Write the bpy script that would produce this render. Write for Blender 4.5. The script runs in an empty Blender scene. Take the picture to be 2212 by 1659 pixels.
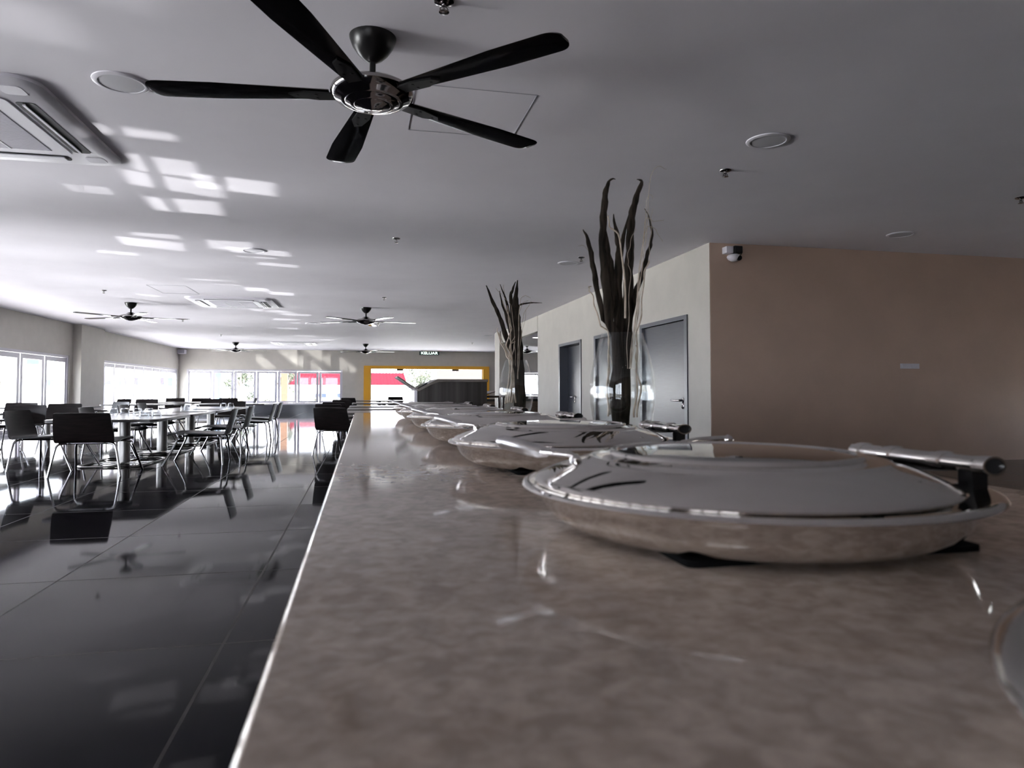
import bpy, bmesh, math, random
from mathutils import Vector, Matrix
R = math.radians
SC = bpy.context.scene
COL = SC.collection

# ---------------------------------------------------------------- camera
FPX = 1480.0                                   # focal length in pixels of the 2212 px wide frame
cd = bpy.data.cameras.new('camera'); cam = bpy.data.objects.new('camera', cd); COL.objects.link(cam)
cd.sensor_fit = 'HORIZONTAL'; cd.sensor_width = 36.0; cd.lens = FPX / 2212 * 36
cd.shift_x = 0.0; cd.shift_y = -0.0168
cd.clip_start = 0.02; cd.clip_end = 400
cam.location = (0, 0, 1.0)
cam.rotation_euler = (R(92.0), 0, R(-12.31))
cd.dof.use_dof = True; cd.dof.focus_distance = 11.0; cd.dof.aperture_fstop = 5.6
SC.camera = cam
SC.cycles.max_bounces = 14; SC.cycles.diffuse_bounces = 8; SC.cycles.glossy_bounces = 6; SC.cycles.transparent_max_bounces = 16; SC.cycles.sample_clamp_indirect = 12.0

# ---------------------------------------------------------------- view, sky, sun
SC.view_settings.view_transform = 'Standard'; SC.view_settings.look = 'None'
SC.view_settings.exposure = 1.66; SC.view_settings.gamma = 1.0
SC.view_settings.use_curve_mapping = False
w = bpy.data.worlds.new('sky'); SC.world = w; w.use_nodes = True
wb = w.node_tree.nodes['Background']
wb.inputs['Color'].default_value = (0.86, 0.90, 1.0, 1); wb.inputs['Strength'].default_value = 5.0
sd = bpy.data.lights.new('sun', 'SUN'); sun = bpy.data.objects.new('sun', sd); COL.objects.link(sun)
sd.energy = 16.0; sd.angle = R(0.6); sd.color = (1.0, 0.95, 0.88)
sun.rotation_euler = Vector((0.24, 0.42, -0.9)).to_track_quat('-Z', 'Y').to_euler()
# ---------------------------------------------------------------- helpers
def tag(o, label=None, cat=None, group=None, kind=None):
    if label: o['label'] = label
    if cat: o['category'] = cat
    if group: o['group'] = group
    if kind: o['kind'] = kind
    return o
def empty(name, loc=(0, 0, 0), rz=0.0):
    o = bpy.data.objects.new(name, None); COL.objects.link(o)
    o.location = loc; o.rotation_euler = (0, 0, rz); o.empty_display_size = 0.1
    return o
class MB:
    def __init__(s): s.v = []; s.f = []
    def add(s, vs, fs):
        b = len(s.v); s.v += [tuple(v) for v in vs]; s.f += [tuple(i + b for i in f) for f in fs]; return s
    def box(s, x0, x1, y0, y1, z0, z1, M=None):
        vs = [(x, y, z) for z in (z0, z1) for y in (y0, y1) for x in (x0, x1)]
        if M is not None: vs = [M @ Vector(v) for v in vs]
        return s.add(vs, [(0, 2, 3, 1), (4, 5, 7, 6), (0, 1, 5, 4), (2, 6, 7, 3), (0, 4, 6, 2), (1, 3, 7, 5)])
    def lathe(s, prof, n=32, c=(0, 0, 0), sx=1.0, sy=1.0, M=None, close=True):
        vs = []; fs = []
        for r, z in prof:
            for i in range(n):
                a = 2 * math.pi * i / n
                p = Vector((r * math.cos(a) * sx, r * math.sin(a) * sy, z))
                if M is not None: p = M @ p
                vs.append(p + Vector(c))
        m = len(prof)
        for j in range(m - 1):
            for i in range(n):
                k = (i + 1) % n
                fs.append((j * n + i, j * n + k, (j + 1) * n + k, (j + 1) * n + i))
        if close:
            fs.append(tuple(range(n))[::-1]); fs.append(tuple((m - 1) * n + i for i in range(n)))
        return s.add(vs, fs)
    def prism(s, poly, z0, z1, M=None):
        n = len(poly)
        vs = [Vector((x, y, z)) for z in (z0, z1) for x, y in poly]
        if M is not None: vs = [M @ v for v in vs]
        fs = [tuple(range(n))[::-1], tuple(range(n, 2 * n))]
        fs += [(i, (i + 1) % n, n + (i + 1) % n, n + i) for i in range(n)]
        return s.add(vs, fs)
    def tube(s, pts, rad, n=10, ry=None, ref=(0, 1, 0), closed=False):
        """rad: number or list; cross-section half-width along side axis, ry: factor along the other axis"""
        pts = [Vector(p) for p in pts]; m = len(pts)
        if not hasattr(rad, '__len__'): rad = [rad] * m
        vs = []; fs = []; ref = Vector(ref)
        for i, p in enumerate(pts):
            if closed: t = pts[(i + 1) % m] - pts[i - 1]
            else: t = pts[min(i + 1, m - 1)] - pts[max(i - 1, 0)]
            t.normalize()
            rr = ref if abs(t.dot(ref)) < 0.95 else Vector((1, 0, 0)) if abs(t.x) < 0.9 else Vector((0, 0, 1))
            a = rr.cross(t).normalized(); b = t.cross(a)
            for k in range(n):
                q = 2 * math.pi * k / n
                vs.append(p + a * math.cos(q) * rad[i] + b * math.sin(q) * rad[i] * (1 if ry is None else ry))
        for i in range(m if closed else m - 1):
            j = (i + 1) % m
            for k in range(n):
                l = (k + 1) % n
                fs.append((i * n + k, i * n + l, j * n + l, j * n + k))
        if not closed:
            fs.append(tuple(range(n))[::-1]); fs.append(tuple((m - 1) * n + k for k in range(n)))
        return s.add(vs, fs)
    def loft(s, secs):
        """closed loops of equal length, capped at both ends"""
        n = len(secs[0]); m = len(secs); vs = [p for q in secs for p in q]
        fs = [(j * n + i, j * n + (i + 1) % n, (j + 1) * n + (i + 1) % n, (j + 1) * n + i) for j in range(m - 1) for i in range(n)]
        fs.append(tuple(range(n))[::-1]); fs.append(tuple((m - 1) * n + i for i in range(n)))
        return s.add(vs, fs)
    def build(s, name, mat, parent=None, loc=None, bevel=0.0, smooth=40, sub=0):
        me = bpy.data.meshes.new(name); me.from_pydata(s.v, [], s.f); me.update()
        bm = bmesh.new(); bm.from_mesh(me); bmesh.ops.recalc_face_normals(bm, faces=bm.faces); bm.to_mesh(me); bm.free()
        if smooth:
            for p in me.polygons: p.use_smooth = True
            me.set_sharp_from_angle(angle=R(smooth))
        me.materials.append(mat)
        o = bpy.data.objects.new(name, me); COL.objects.link(o)
        if parent is not None: o.parent = parent
        if loc is not None: o.location = loc
        if bevel:
            b = o.modifiers.new('bevel', 'BEVEL'); b.width = bevel; b.segments = 2; b.limit_method = 'ANGLE'
        if sub:
            b = o.modifiers.new('sub', 'SUBSURF'); b.levels = sub; b.render_levels = sub
        return o
def rrect(x0, x1, y0, y1, r, n=5):
    out = []
    for cx, cy, a0 in ((x1 - r, y1 - r, 0), (x0 + r, y1 - r, 90), (x0 + r, y0 + r, 180), (x1 - r, y0 + r, 270)):
        for i in range(n + 1):
            a = R(a0 + 90 * i / n); out.append((cx + r * math.cos(a), cy + r * math.sin(a)))
    return out
def smoothpath(pts, k=4):
    """Catmull-Rom through points of any dimension"""
    out = []; m = len(pts)
    for i in range(m - 1):
        p0, p1, p2, p3 = pts[max(i - 1, 0)], pts[i], pts[i + 1], pts[min(i + 2, m - 1)]
        for j in range(k):
            t = j / k
            out.append(tuple(0.5 * (2 * b + (c - a) * t + (2 * a - 5 * b + 4 * c - d) * t * t + (3 * b - a - 3 * c + d) * t ** 3)
                             for a, b, c, d in zip(p0, p1, p2, p3)))
    out.append(tuple(pts[-1])); return out
def kids(o): return [c for c in bpy.data.objects if c.parent == o]
def copy_tree(o, parent=None):
    c = o.copy(); COL.objects.link(c); c.parent = parent
    for ch in kids(o): copy_tree(ch, c)
    return c
def kids(o): return list(o.children)

# ---------------------------------------------------------------- materials
def mat(name, col, rough=0.5, metal=0.0, spec=0.5, **kw):
    m = bpy.data.materials.new(name); m.use_nodes = True
    b = m.node_tree.nodes['Principled BSDF']
    b.inputs['Base Color'].default_value = (*col, 1); b.inputs['Roughness'].default_value = rough
    b.inputs['Metallic'].default_value = metal; b.inputs['Specular IOR Level'].default_value = spec
    for k, v in kw.items(): b.inputs[k.replace('_', ' ')].default_value = v
    return m
def nodes(m): return m.node_tree.nodes, m.node_tree.links, m.node_tree.nodes['Principled BSDF']
def mottle(m, c0, c1, scale, detail=4, dist=0.0, lo=0.35, hi=0.65, bump=0.0, stretch=(1, 1, 1)):
    N, L, b = nodes(m)
    tc = N.new('ShaderNodeTexCoord'); mp = N.new('ShaderNodeMapping'); mp.inputs['Scale'].default_value = stretch
    nz = N.new('ShaderNodeTexNoise')
    nz.inputs['Scale'].default_value = scale; nz.inputs['Detail'].default_value = detail; nz.inputs['Distortion'].default_value = dist
    cr = N.new('ShaderNodeValToRGB'); e = cr.color_ramp.elements
    e[0].position = lo; e[0].color = (*c0, 1); e[1].position = hi; e[1].color = (*c1, 1)
    L.new(tc.outputs['Object'], mp.inputs[0]); L.new(mp.outputs[0], nz.inputs['Vector'])
    L.new(nz.outputs[0], cr.inputs[0]); L.new(cr.outputs[0], b.inputs['Base Color'])
    if bump:
        bp = N.new('ShaderNodeBump'); bp.inputs['Strength'].default_value = bump; bp.inputs['Distance'].default_value = 0.01
        L.new(nz.outputs[0], bp.inputs['Height']); L.new(bp.outputs[0], b.inputs['Normal'])
    return m
def glass(name, tint=(1, 1, 1), refl=0.7, ior=4.0):
    m = bpy.data.materials.new(name); m.use_nodes = True
    N, L = m.node_tree.nodes, m.node_tree.links; N.remove(N['Principled BSDF'])
    t = N.new('ShaderNodeBsdfTransparent'); t.inputs[0].default_value = (*tint, 1)
    g = N.new('ShaderNodeBsdfGlossy'); g.inputs['Roughness'].default_value = 0.02
    f = N.new('ShaderNodeLayerWeight'); f.inputs[0].default_value = 0.5
    pw = N.new('ShaderNodeMath'); pw.operation = 'POWER'; pw.inputs[1].default_value = ior
    mu = N.new('ShaderNodeMath'); mu.operation = 'MULTIPLY_ADD'; mu.inputs[1].default_value = refl; mu.inputs[2].default_value = 0.035; mu.use_clamp = True
    L.new(f.outputs['Facing'], pw.inputs[0]); L.new(pw.outputs[0], mu.inputs[0])
    x = N.new('ShaderNodeMixShader')
    L.new(mu.outputs[0], x.inputs[0]); L.new(t.outputs[0], x.inputs[1]); L.new(g.outputs[0], x.inputs[2])
    L.new(x.outputs[0], N['Material Output'].inputs[0])
    return m

M_WALL = mottle(mat('beige wall paint', (0.6, 0.58, 0.55), 0.6, spec=0.3), (0.455, 0.432, 0.395), (0.485, 0.46, 0.42), 3)
M_WALLB = mottle(mat('brown wall colour', (0.4, 0.33, 0.29), 0.32, spec=0.4), (0.60, 0.44, 0.345), (0.65, 0.475, 0.372), 2)  # even warm brown base colour for the wall facing the counter
M_WALLD = mat('dull brown wall colour', (0.34, 0.27, 0.22), 0.5)
M_CEIL = mottle(mat('white ceiling paint', (0.74, 0.73, 0.76), 0.7, spec=0.2), (0.81, 0.78, 0.835), (0.84, 0.81, 0.865), 1.5)
M_WHITE = mat('white plastic', (0.78, 0.755, 0.815), 0.35)
M_WFRAME = mat('white window frame', (0.50, 0.485, 0.54), 0.4)
M_GREYP = mat('grey grille', (0.36, 0.35, 0.40), 0.5)
M_BLACK = mat('black slot shade', (0.006, 0.006, 0.007), 0.5)
M_BLACKP = mat('black plastic', (0.012, 0.012, 0.013), 0.3)
M_BLADE = mat('black lacquered blade', (0.004, 0.0036, 0.004), 0.12, spec=0.14)
M_MATTE = mat('matte black rubber', (0.004, 0.004, 0.004), 0.9, spec=0.05)
M_DARKMET = mat('black metal', (0.007, 0.0065, 0.007), 0.28, spec=0.3)
M_LEG = mat('chrome leg', (0.5, 0.49, 0.5), 0.10, 1.0)
M_CHROME = mat('chrome', (0.80, 0.79, 0.78), 0.055, 1.0)
M_CHROMED = mat('dark chrome', (0.34, 0.32, 0.32), 0.08, 1.0)
M_STEEL = mat('polished dish steel', (0.78, 0.75, 0.725), 0.045, 1.0)
M_GRIP = mat('satin handle steel', (0.86, 0.84, 0.85), 0.34, 1.0)
M_BRUSH = mottle(mat('brushed steel', (0.45, 0.43, 0.42), 0.34, 1.0), (0.27, 0.26, 0.25), (0.36, 0.345, 0.33), 7, 3, stretch=(6, 6, 0.25))
M_TUBE = mat('satin tube steel', (0.5, 0.48, 0.46), 0.25, 1.0)
M_LIDGLASS = mat('smoked lid glass', (0.02, 0.02, 0.022), 0.03, 0.0, 0.8, Coat_Weight=0.6)
M_SHELL = mottle(mat('dark wenge shell', (0.01, 0.008, 0.008), 0.3, spec=0.16), (0.006, 0.005, 0.005), (0.014, 0.010, 0.010), 5, 5, stretch=(1, 8, 8))
M_TOP = mottle(mat('table laminate', (0.3, 0.28, 0.27), 0.22), (0.17, 0.158, 0.152), (0.22, 0.205, 0.195), 6)
M_TOPEDGE = mat('dark table edge', (0.02, 0.018, 0.018), 0.35)
M_DOOR = mottle(mat('dark grey door laminate', (0.055, 0.06, 0.075), 0.28, spec=0.5), (0.026, 0.028, 0.038), (0.036, 0.039, 0.052), 12, 4, stretch=(1, 0.3, 6))
M_DOORF = mat('grey door frame', (0.085, 0.09, 0.108), 0.3)
M_YELLOW = mat('yellow portal paint', (0.72, 0.36, 0.02), 0.45)
M_SKIRT = mat('dark skirting tile', (0.035, 0.036, 0.045), 0.12)
M_GLASS = glass('window glass', (0.97, 0.985, 0.99), 0.7, 5.0)
M_VASE = glass('vase glass', (0.97, 0.98, 0.98), 0.4, 3.0)
M_TUMBLER = glass('tumbler glass', (0.94, 0.95, 0.96), 0.8, 2.5)
M_BARK = mottle(mat('dark bark', (0.02, 0.016, 0.012), 0.8, spec=0.12), (0.012, 0.0095, 0.0075), (0.05, 0.039, 0.030), 18, 5, stretch=(4, 4, 0.4), bump=0.4)
M_TWIG = mottle(mat('pale twig', (0.45, 0.36, 0.28), 0.7), (0.34, 0.27, 0.20), (0.55, 0.46, 0.37), 30)
M_WOOD = mottle(mat('brown wood', (0.16, 0.11, 0.08), 0.4), (0.13, 0.09, 0.065), (0.2, 0.145, 0.105), 6, 4, stretch=(1, 1, 6))

M_FLOOR = mat('glossy dark floor tile', (0.03, 0.028, 0.033), 0.04, spec=0.04)
N, L, b = nodes(M_FLOOR)
tc = N.new('ShaderNodeTexCoord'); mp = N.new('ShaderNodeMapping')
mp.inputs['Location'].default_value = (0.53, -2.93, 0)
br = N.new('ShaderNodeTexBrick'); br.offset = 0.0; br.squash = 1.0
br.inputs['Scale'].default_value = 1.0; br.inputs['Brick Width'].default_value = 1.03; br.inputs['Row Height'].default_value = 1.13
br.inputs['Mortar Size'].default_value = 0.006; br.inputs['Mortar Smooth'].default_value = 0.1
br.inputs['Color1'].default_value = (0.008, 0.0072, 0.0098, 1); br.inputs['Color2'].default_value = (0.009, 0.008, 0.0107, 1)
br.inputs['Mortar'].default_value = (0.055, 0.05, 0.05, 1)
L.new(tc.outputs['Object'], mp.inputs[0]); L.new(mp.outputs[0], br.inputs[0]); L.new(br.outputs[0], b.inputs['Base Color'])
rm = N.new('ShaderNodeMath'); rm.operation = 'MULTIPLY_ADD'; rm.inputs[1].default_value = 0.4; rm.inputs[2].default_value = 0.045
L.new(br.outputs['Fac'], rm.inputs[0]); L.new(rm.outputs[0], b.inputs['Roughness'])

M_STONE = mat('beige marble worktop', (0.26, 0.23, 0.21), 0.07, spec=0.32)
N, L, b = nodes(M_STONE)
tc = N.new('ShaderNodeTexCoord'); n1 = N.new('ShaderNodeTexNoise'); n2 = N.new('ShaderNodeTexNoise')
n1.inputs['Scale'].default_value = 34; n1.inputs['Detail'].default_value = 5; n1.inputs['Distortion'].default_value = 0.5
n2.inputs['Scale'].default_value = 70; n2.inputs['Detail'].default_value = 4
cr = N.new('ShaderNodeValToRGB'); e = cr.color_ramp.elements
e[0].position = 0.34; e[0].color = (0.335, 0.268, 0.224, 1); e[1].position = 0.68; e[1].color = (0.50, 0.415, 0.355, 1)
ad = N.new('ShaderNodeMath'); ad.operation = 'MULTIPLY_ADD'; ad.inputs[1].default_value = 0.35
sb = N.new('ShaderNodeMath'); sb.operation = 'SUBTRACT'; sb.inputs[1].default_value = 0.175
L.new(tc.outputs['Object'], n1.inputs[0]); L.new(tc.outputs['Object'], n2.inputs[0])
L.new(n2.outputs[0], ad.inputs[0]); L.new(n1.outputs[0], ad.inputs[2]); L.new(ad.outputs[0], sb.inputs[0])
L.new(sb.outputs[0], cr.inputs[0]); L.new(cr.outputs[0], b.inputs['Base Color'])

def emis(name, col, s):
    m = mat(name, col, 0.5); b = m.node_tree.nodes['Principled BSDF']
    b.inputs['Emission Color'].default_value = (*col, 1); b.inputs['Emission Strength'].default_value = s
    return m
M_LAMP = emis('lit lamp lens', (1.0, 0.93, 0.85), 6.0)
M_SIGNLIT = emis('lit sign letters', (0.75, 1.0, 0.88), 1.4)
M_SIGN = mat('dark green sign face', (0.01, 0.03, 0.022), 0.4)
M_MACHINE = mottle(mat('dark brushed steel', (0.16, 0.15, 0.145), 0.36, 1.0), (0.10, 0.093, 0.09), (0.2, 0.185, 0.18), 3, 3, stretch=(5, 5, 0.1))
M_SPKG = mat('white speaker mesh', (0.60, 0.59, 0.63), 0.6)
# ================================================================ the room
H = 2.95
def struct(name, mb, m, parent=None, label=None, **k):
    o = mb.build(name, m, parent, **k)
    if parent is None: tag(o, label, kind='structure')
    return o
struct('floor', MB().box(-8.45, 13.2, -5.2, 34.5, -0.2, 0.0), M_FLOOR, label='glossy dark grey tiled floor', smooth=0)
struct('ceiling', MB().box(-8.5, 13.3, -5.3, 34.6, H, H + 0.25), M_CEIL, label='white plaster ceiling', smooth=0)

# left wall with two folding window fronts
XL = -8.3
W0 = (-4.2, 7.7, 0.0, 2.02); W1 = (8.6, 22.1, 0.0, 2.02); W2 = (24.35, 34.0, 0.0, 2.0)
m = MB()
m.box(XL - 0.2, XL, -5.2, W0[0], 0, H); m.box(XL - 0.2, XL, W0[0], W0[1], W0[3], H); m.box(XL - 0.2, XL, W0[1], W1[0], 0, H); m.box(XL - 0.2, XL, W1[0], W1[1], W1[3], H)
m.box(XL - 0.2, XL, W1[1], W2[0], 0, H); m.box(XL - 0.2, XL, W2[0], W2[1], W2[3], H); m.box(XL - 0.2, XL, W2[1], 34.4, 0, H)
struct('wall_left', m, M_WALL, label='beige wall over the folding window fronts on the left', smooth=0)
struct('wall_column', MB().box(XL, XL + 0.22, 22.35, 24.2, 0, H), M_WALL, label='beige pier between the two left window fronts', smooth=0)

def front_x(name, x, y0, y1, z0, z1, mull, label, wid=0.12):
    """folding window front in a wall of constant x: outer frame, one leaf frame per pane"""
    t = empty(name, (x, (y0 + y1) / 2, z0)); tag(t, label, kind='structure')
    yc = (y0 + y1) / 2
    f = MB(); d0, d1 = -0.15, -0.02
    f.box(d0, d1, y0 - yc, y1 - yc, z1 - z0 - 0.07, z1 - z0); f.box(d0, d1, y0 - yc, y1 - yc, 0, 0.05)
    f.box(d0, d1, y0 - yc, y0 - yc + 0.08, 0.05, z1 - z0 - 0.07); f.box(d0, d1, y1 - yc - 0.08, y1 - yc, 0.05, z1 - z0 - 0.07)
    f.build('window_frame', M_WFRAME, t, smooth=0)
    ys = [y0] + mull + [y1]
    for a, b_ in zip(ys[:-1], ys[1:]):
        l = MB(); A = a - yc + 0.03; B = b_ - yc - 0.03
        l.box(-0.12, -0.05, A, A + wid, 0.06, z1 - z0 - 0.08); l.box(-0.12, -0.05, B - wid, B, 0.06, z1 - z0 - 0.08)
        l.box(-0.12, -0.05, A + wid, B - wid, z1 - z0 - 0.2, z1 - z0 - 0.08); l.box(-0.12, -0.05, A + wid, B - wid, 0.06, 0.2)
        s = l.build('window_leaf', M_WFRAME, t, smooth=0)
        MB().box(-0.09, -0.08, A + wid, B - wid, 0.2, z1 - z0 - 0.2).build('pane', M_GLASS, s, smooth=0)
    return t
front_x('window_1', XL, *W1, [9.85, 11.2, 12.55, 13.9, 15.25, 16.6, 17.95, 19.3, 20.65], 'white framed folding glass front at the far left')
front_x('window_5', XL, *W0, [-2.85, -1.5, -0.15, 1.2, 2.55, 3.9, 5.25, 6.6], 'white folding glass front beside the counter, out of view on the left')
front_x('window_2', XL, *W2, [25.0, 26.0, 27.05, 28.1, 29.2, 30.3, 31.4, 32.5], 'white framed folding glass front between the pier and the corner', 0.07)

# back wall
YB = 34.2
bw = (-7.95, -0.95, 0.36, 2.0); yo = (0.06, 6.26, 2.22); fr = (7.4, 11.4, 0.68, 1.98)
m = MB()
m.box(XL, bw[0], YB, YB + 0.2, 0, H); m.box(bw[0], bw[1], YB, YB + 0.2, bw[3], H); m.box(bw[0], bw[1], YB, YB + 0.2, 0, bw[2])
m.box(bw[1], yo[0] + 0.15, YB, YB + 0.2, 0, H); m.box(yo[0] + 0.15, yo[1] - 0.15, YB, YB + 0.2, yo[2] - 0.1, H)
m.box(yo[1] - 0.15, fr[0], YB, YB + 0.2, 0, H); m.box(fr[0], fr[1], YB, YB + 0.2, fr[3], H); m.box(fr[0], fr[1], YB, YB + 0.2, 0, fr[2])
m.box(fr[1], 13.2, YB, YB + 0.2, 0, H)
struct('wall_back', m, M_WALL, label='beige far wall above the back windows', smooth=0)
struct('baseboard_back', MB().box(bw[0], bw[1] + 0.02, YB - 0.03, YB, 0, 0.33), M_SKIRT, label='dark tiled skirting under the back window', smooth=0)
def front_y(name, y, x0, x1, z0, z1, mull, label, wid=0.1):
    t = empty(name, ((x0 + x1) / 2, y, z0)); tag(t, label, kind='structure'); xc = (x0 + x1) / 2
    f = MB(); d0, d1 = 0.0, 0.14; h = z1 - z0
    f.box(x0 - xc, x1 - xc, d0, d1, h - 0.07, h); f.box(x0 - xc, x1 - xc, d0 - 0.03, d1, -0.02, 0.05)
    f.box(x0 - xc, x0 - xc + 0.08, d0, d1, 0.05, h - 0.07); f.box(x1 - xc - 0.08, x1 - xc, d0, d1, 0.05, h - 0.07)
    f.build('window_frame', M_WFRAME, t, smooth=0)
    xs = [x0] + mull + [x1]
    for a, b_ in zip(xs[:-1], xs[1:]):
        l = MB(); A = a - xc + 0.02; B = b_ - xc - 0.02
        l.box(A, A + wid, 0.03, 0.1, 0.06, h - 0.08); l.box(B - wid, B, 0.03, 0.1, 0.06, h - 0.08)
        l.box(A + wid, B - wid, 0.03, 0.1, h - 0.17, h - 0.08); l.box(A + wid, B - wid, 0.03, 0.1, 0.06, 0.15)
        s = l.build('window_leaf', M_WFRAME, t, smooth=0)
        MB().box(A + wid, B - wid, 0.06, 0.07, 0.15, h - 0.17).build('pane', M_GLASS, s, smooth=0)
    return t
front_y('window_3', YB, *bw, [-6.85, -5.9, -4.9, -3.95, -3.05, -2.05], 'white framed folding windows in the far wall')
front_y('window_4', YB, *fr, [9.4], 'bright window in the far wall beside the door wall')

front_y('added_window_rear', -5.2, -6.8, -2.4, 0.0, 2.5, [-5.33, -3.87], 'white glass front added behind the camera for light, out of view')  # unseen rear window, added to let more daylight into the near room

front_x('added_window_side', 13.2, 5.8, 7.7, 0.0, 0.85, [6.75], 'low glass front added in the side wall for light, out of view on the right')  # low window added out of view to brighten the brown wall
# yellow portal with glass door front
t = empty('door_4', (3.16, YB, 0)); tag(t, 'yellow framed glass entrance in the far wall', kind='structure')
hw = 3.1
m = MB(); m.box(-hw, -hw + 0.31, -0.12, 0.25, 0, 2.07); m.box(hw - 0.31, hw, -0.12, 0.25, 0, 2.07); m.box(-hw, hw, -0.12, 0.25, 2.07, 2.22)
m.build('door_frame', M_YELLOW, t, smooth=0)
xs = [-2.79, -1.35, 0.05, 1.4, 2.79]
for a, b_ in zip(xs[:-1], xs[1:]):
    MB().box(a + 0.012, b_ - 0.012, 0.06, 0.075, 0.01, 2.05).build('door_glass', M_GLASS, t, smooth=0)
for x in (-1.35, 1.4):
    MB().box(x - 0.16, x + 0.16, 0.045, 0.09, 1.99, 2.07).build('patch_hinge', M_BLACKP, t, smooth=0)
for x in (-2.79, 2.79 - 0.05):
    MB().box(x, x + 0.05, 0.02, 0.1, 0, 2.07).build('door_jamb', M_WFRAME, t, smooth=0)

# door wall on the right with three grey doors
XD = 4.45; Y0, Y1 = 8.2, 17.25
doors = [(8.83, 10.5, 'door_1', 'nearest dark grey door with steel lever handle', 0), (13.6, 15.25, 'door_2', 'recessed dark grey door farthest along the right wall', 0.16),
         (11.2, 12.78, 'door_3', 'grey door mostly hidden behind the nearer vase', 0.0)]
m = MB(); ds = sorted((a, b_) for a, b_, *_ in doors); y = Y0 + 0.006
for a, b_ in ds:
    m.box(XD, XD + 0.25, y, a, 0, H); m.box(XD, XD + 0.25, a, b_, 2.07, H); y = b_
m.box(XD, XD + 0.25, y, Y1, 0, H)
struct('wall_right', m, M_WALL, label='beige side wall with the grey doors', smooth=0)
for a, b_, nm, lab, rec in doors:
    t = empty(nm, (XD, (a + b_) / 2, 0)); tag(t, lab, kind='structure'); h = (b_ - a) / 2
    f = MB(); f.box(-0.02, 0.2, -h, -h + 0.09, 0, 2.07); f.box(-0.02, 0.2, h - 0.09, h, 0, 2.07); f.box(-0.02, 0.2, -h + 0.09, h - 0.09, 2.01, 2.07)
    f.build('door_frame', M_DOORF, t, smooth=0)
    pnl = MB().box(0.02 + rec, 0.07 + rec, -h + 0.1, h - 0.1, 0.01, 2.0).build('door_panel', M_DOOR, t, smooth=0)
    s = -1 if nm != 'door_2' else 0.35
    hy = s * (h - 0.2); x = 0.02 + rec
    g = MB().lathe([(0.045, 0), (0.045, 0.012), (0.02, 0.016), (0.016, 0.06)], 16, (x, hy, 0.86), M=Matrix.Rotation(R(-90), 3, 'Y'))
    g.tube([(x - 0.06, hy, 0.86), (x - 0.065, hy + 0.06, 0.86), (x - 0.06, hy + 0.27, 0.862)], [0.017, 0.015, 0.011], 10)
    g.build('door_handle', M_CHROME, t)
    MB().lathe([(0.042, 0), (0.04, 0.015), (0.022, 0.018), (0.02, 0.03)], 16, (x, hy, 0.78), M=Matrix.Rotation(R(-90), 3, 'Y')).build('lock', M_CHROME, t)
    if nm == 'door_1':
        for z in (1.79, 0.3):
            MB().box(-0.03, 0.02, h - 0.12, h - 0.075, z - 0.055, z + 0.055).build('hinge', M_BLACKP, t, smooth=0)
RW = (-6.8, -2.4, 0.0, 2.5)
# brown wall facing the counter, and the closed sides of the room
struct('wall_front', MB().box(XD + 0.006, 13.2, Y0, Y0 + 0.25, 0, H), M_WALLB, label='brown wall on the right facing the buffet counter', smooth=0)
struct('wall_side', MB().box(13.0, 13.2, -5.2, 5.8, 0, H).box(13.0, 13.2, 5.8, 7.7, 0.85, H).box(13.0, 13.2, 7.7, 34.4, 0, H), M_WALLD, label='side wall of the hall out of view on the right', smooth=0)
struct('wall_rear', MB().box(XL, RW[0], -5.2, -5.0, 0, H).box(RW[1], 13.0, -5.2, -5.0, 0, H).box(RW[0], RW[1], -5.2, -5.0, RW[3], H), M_WALLD, label='rear wall behind the camera', smooth=0)
struct('wall_return', MB().box(XD + 0.25, 13.0, Y1 - 0.2, Y1, 0, H), M_WALL, label='return wall of the right hand annex', smooth=0)
# lowered ceiling of the annex behind the door wall, its pillar
struct('ceiling_annex', MB().box(XD, 13.0, Y1, 23.2, 2.56, H), M_CEIL, label='lowered ceiling strip past the door wall', smooth=0)
struct('trim_1', MB().box(XD - 0.01, XD + 0.12, Y1, 22.0, 2.55, H), M_WALL, label='beige fascia of the lowered ceiling', smooth=0)
struct('pillar', MB().box(4.38, 5.15, 22.0, 22.8, 0, H), M_WALL, label='beige square pillar behind the farther vase', smooth=0)

# flush access hatches in the ceiling
def hatch(name, x0, x1, y0, y1, label):
    m = MB(); g = 0.004
    m.box(x0, x1, y0 - g, y0, H - 0.003, H); m.box(x0, x1, y1, y1 + g, H - 0.003, H); m.box(x0 - g, x0, y0, y1, H - 0.003, H); m.box(x1, x1 + g, y0, y1, H - 0.003, H)
    tag(m.build(name, M_GREYP, smooth=0), label, 'ceiling hatch')
hatch('ceiling_hatch', 0.32, 1.11, 4.32, 5.1, 'flush square ceiling hatch outline behind the nearest fan blade')
hatch('ceiling_hatch', -3.9, -3.23, 13.7, 14.8, 'flush ceiling hatch outline in front of the middle air conditioner')

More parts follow.
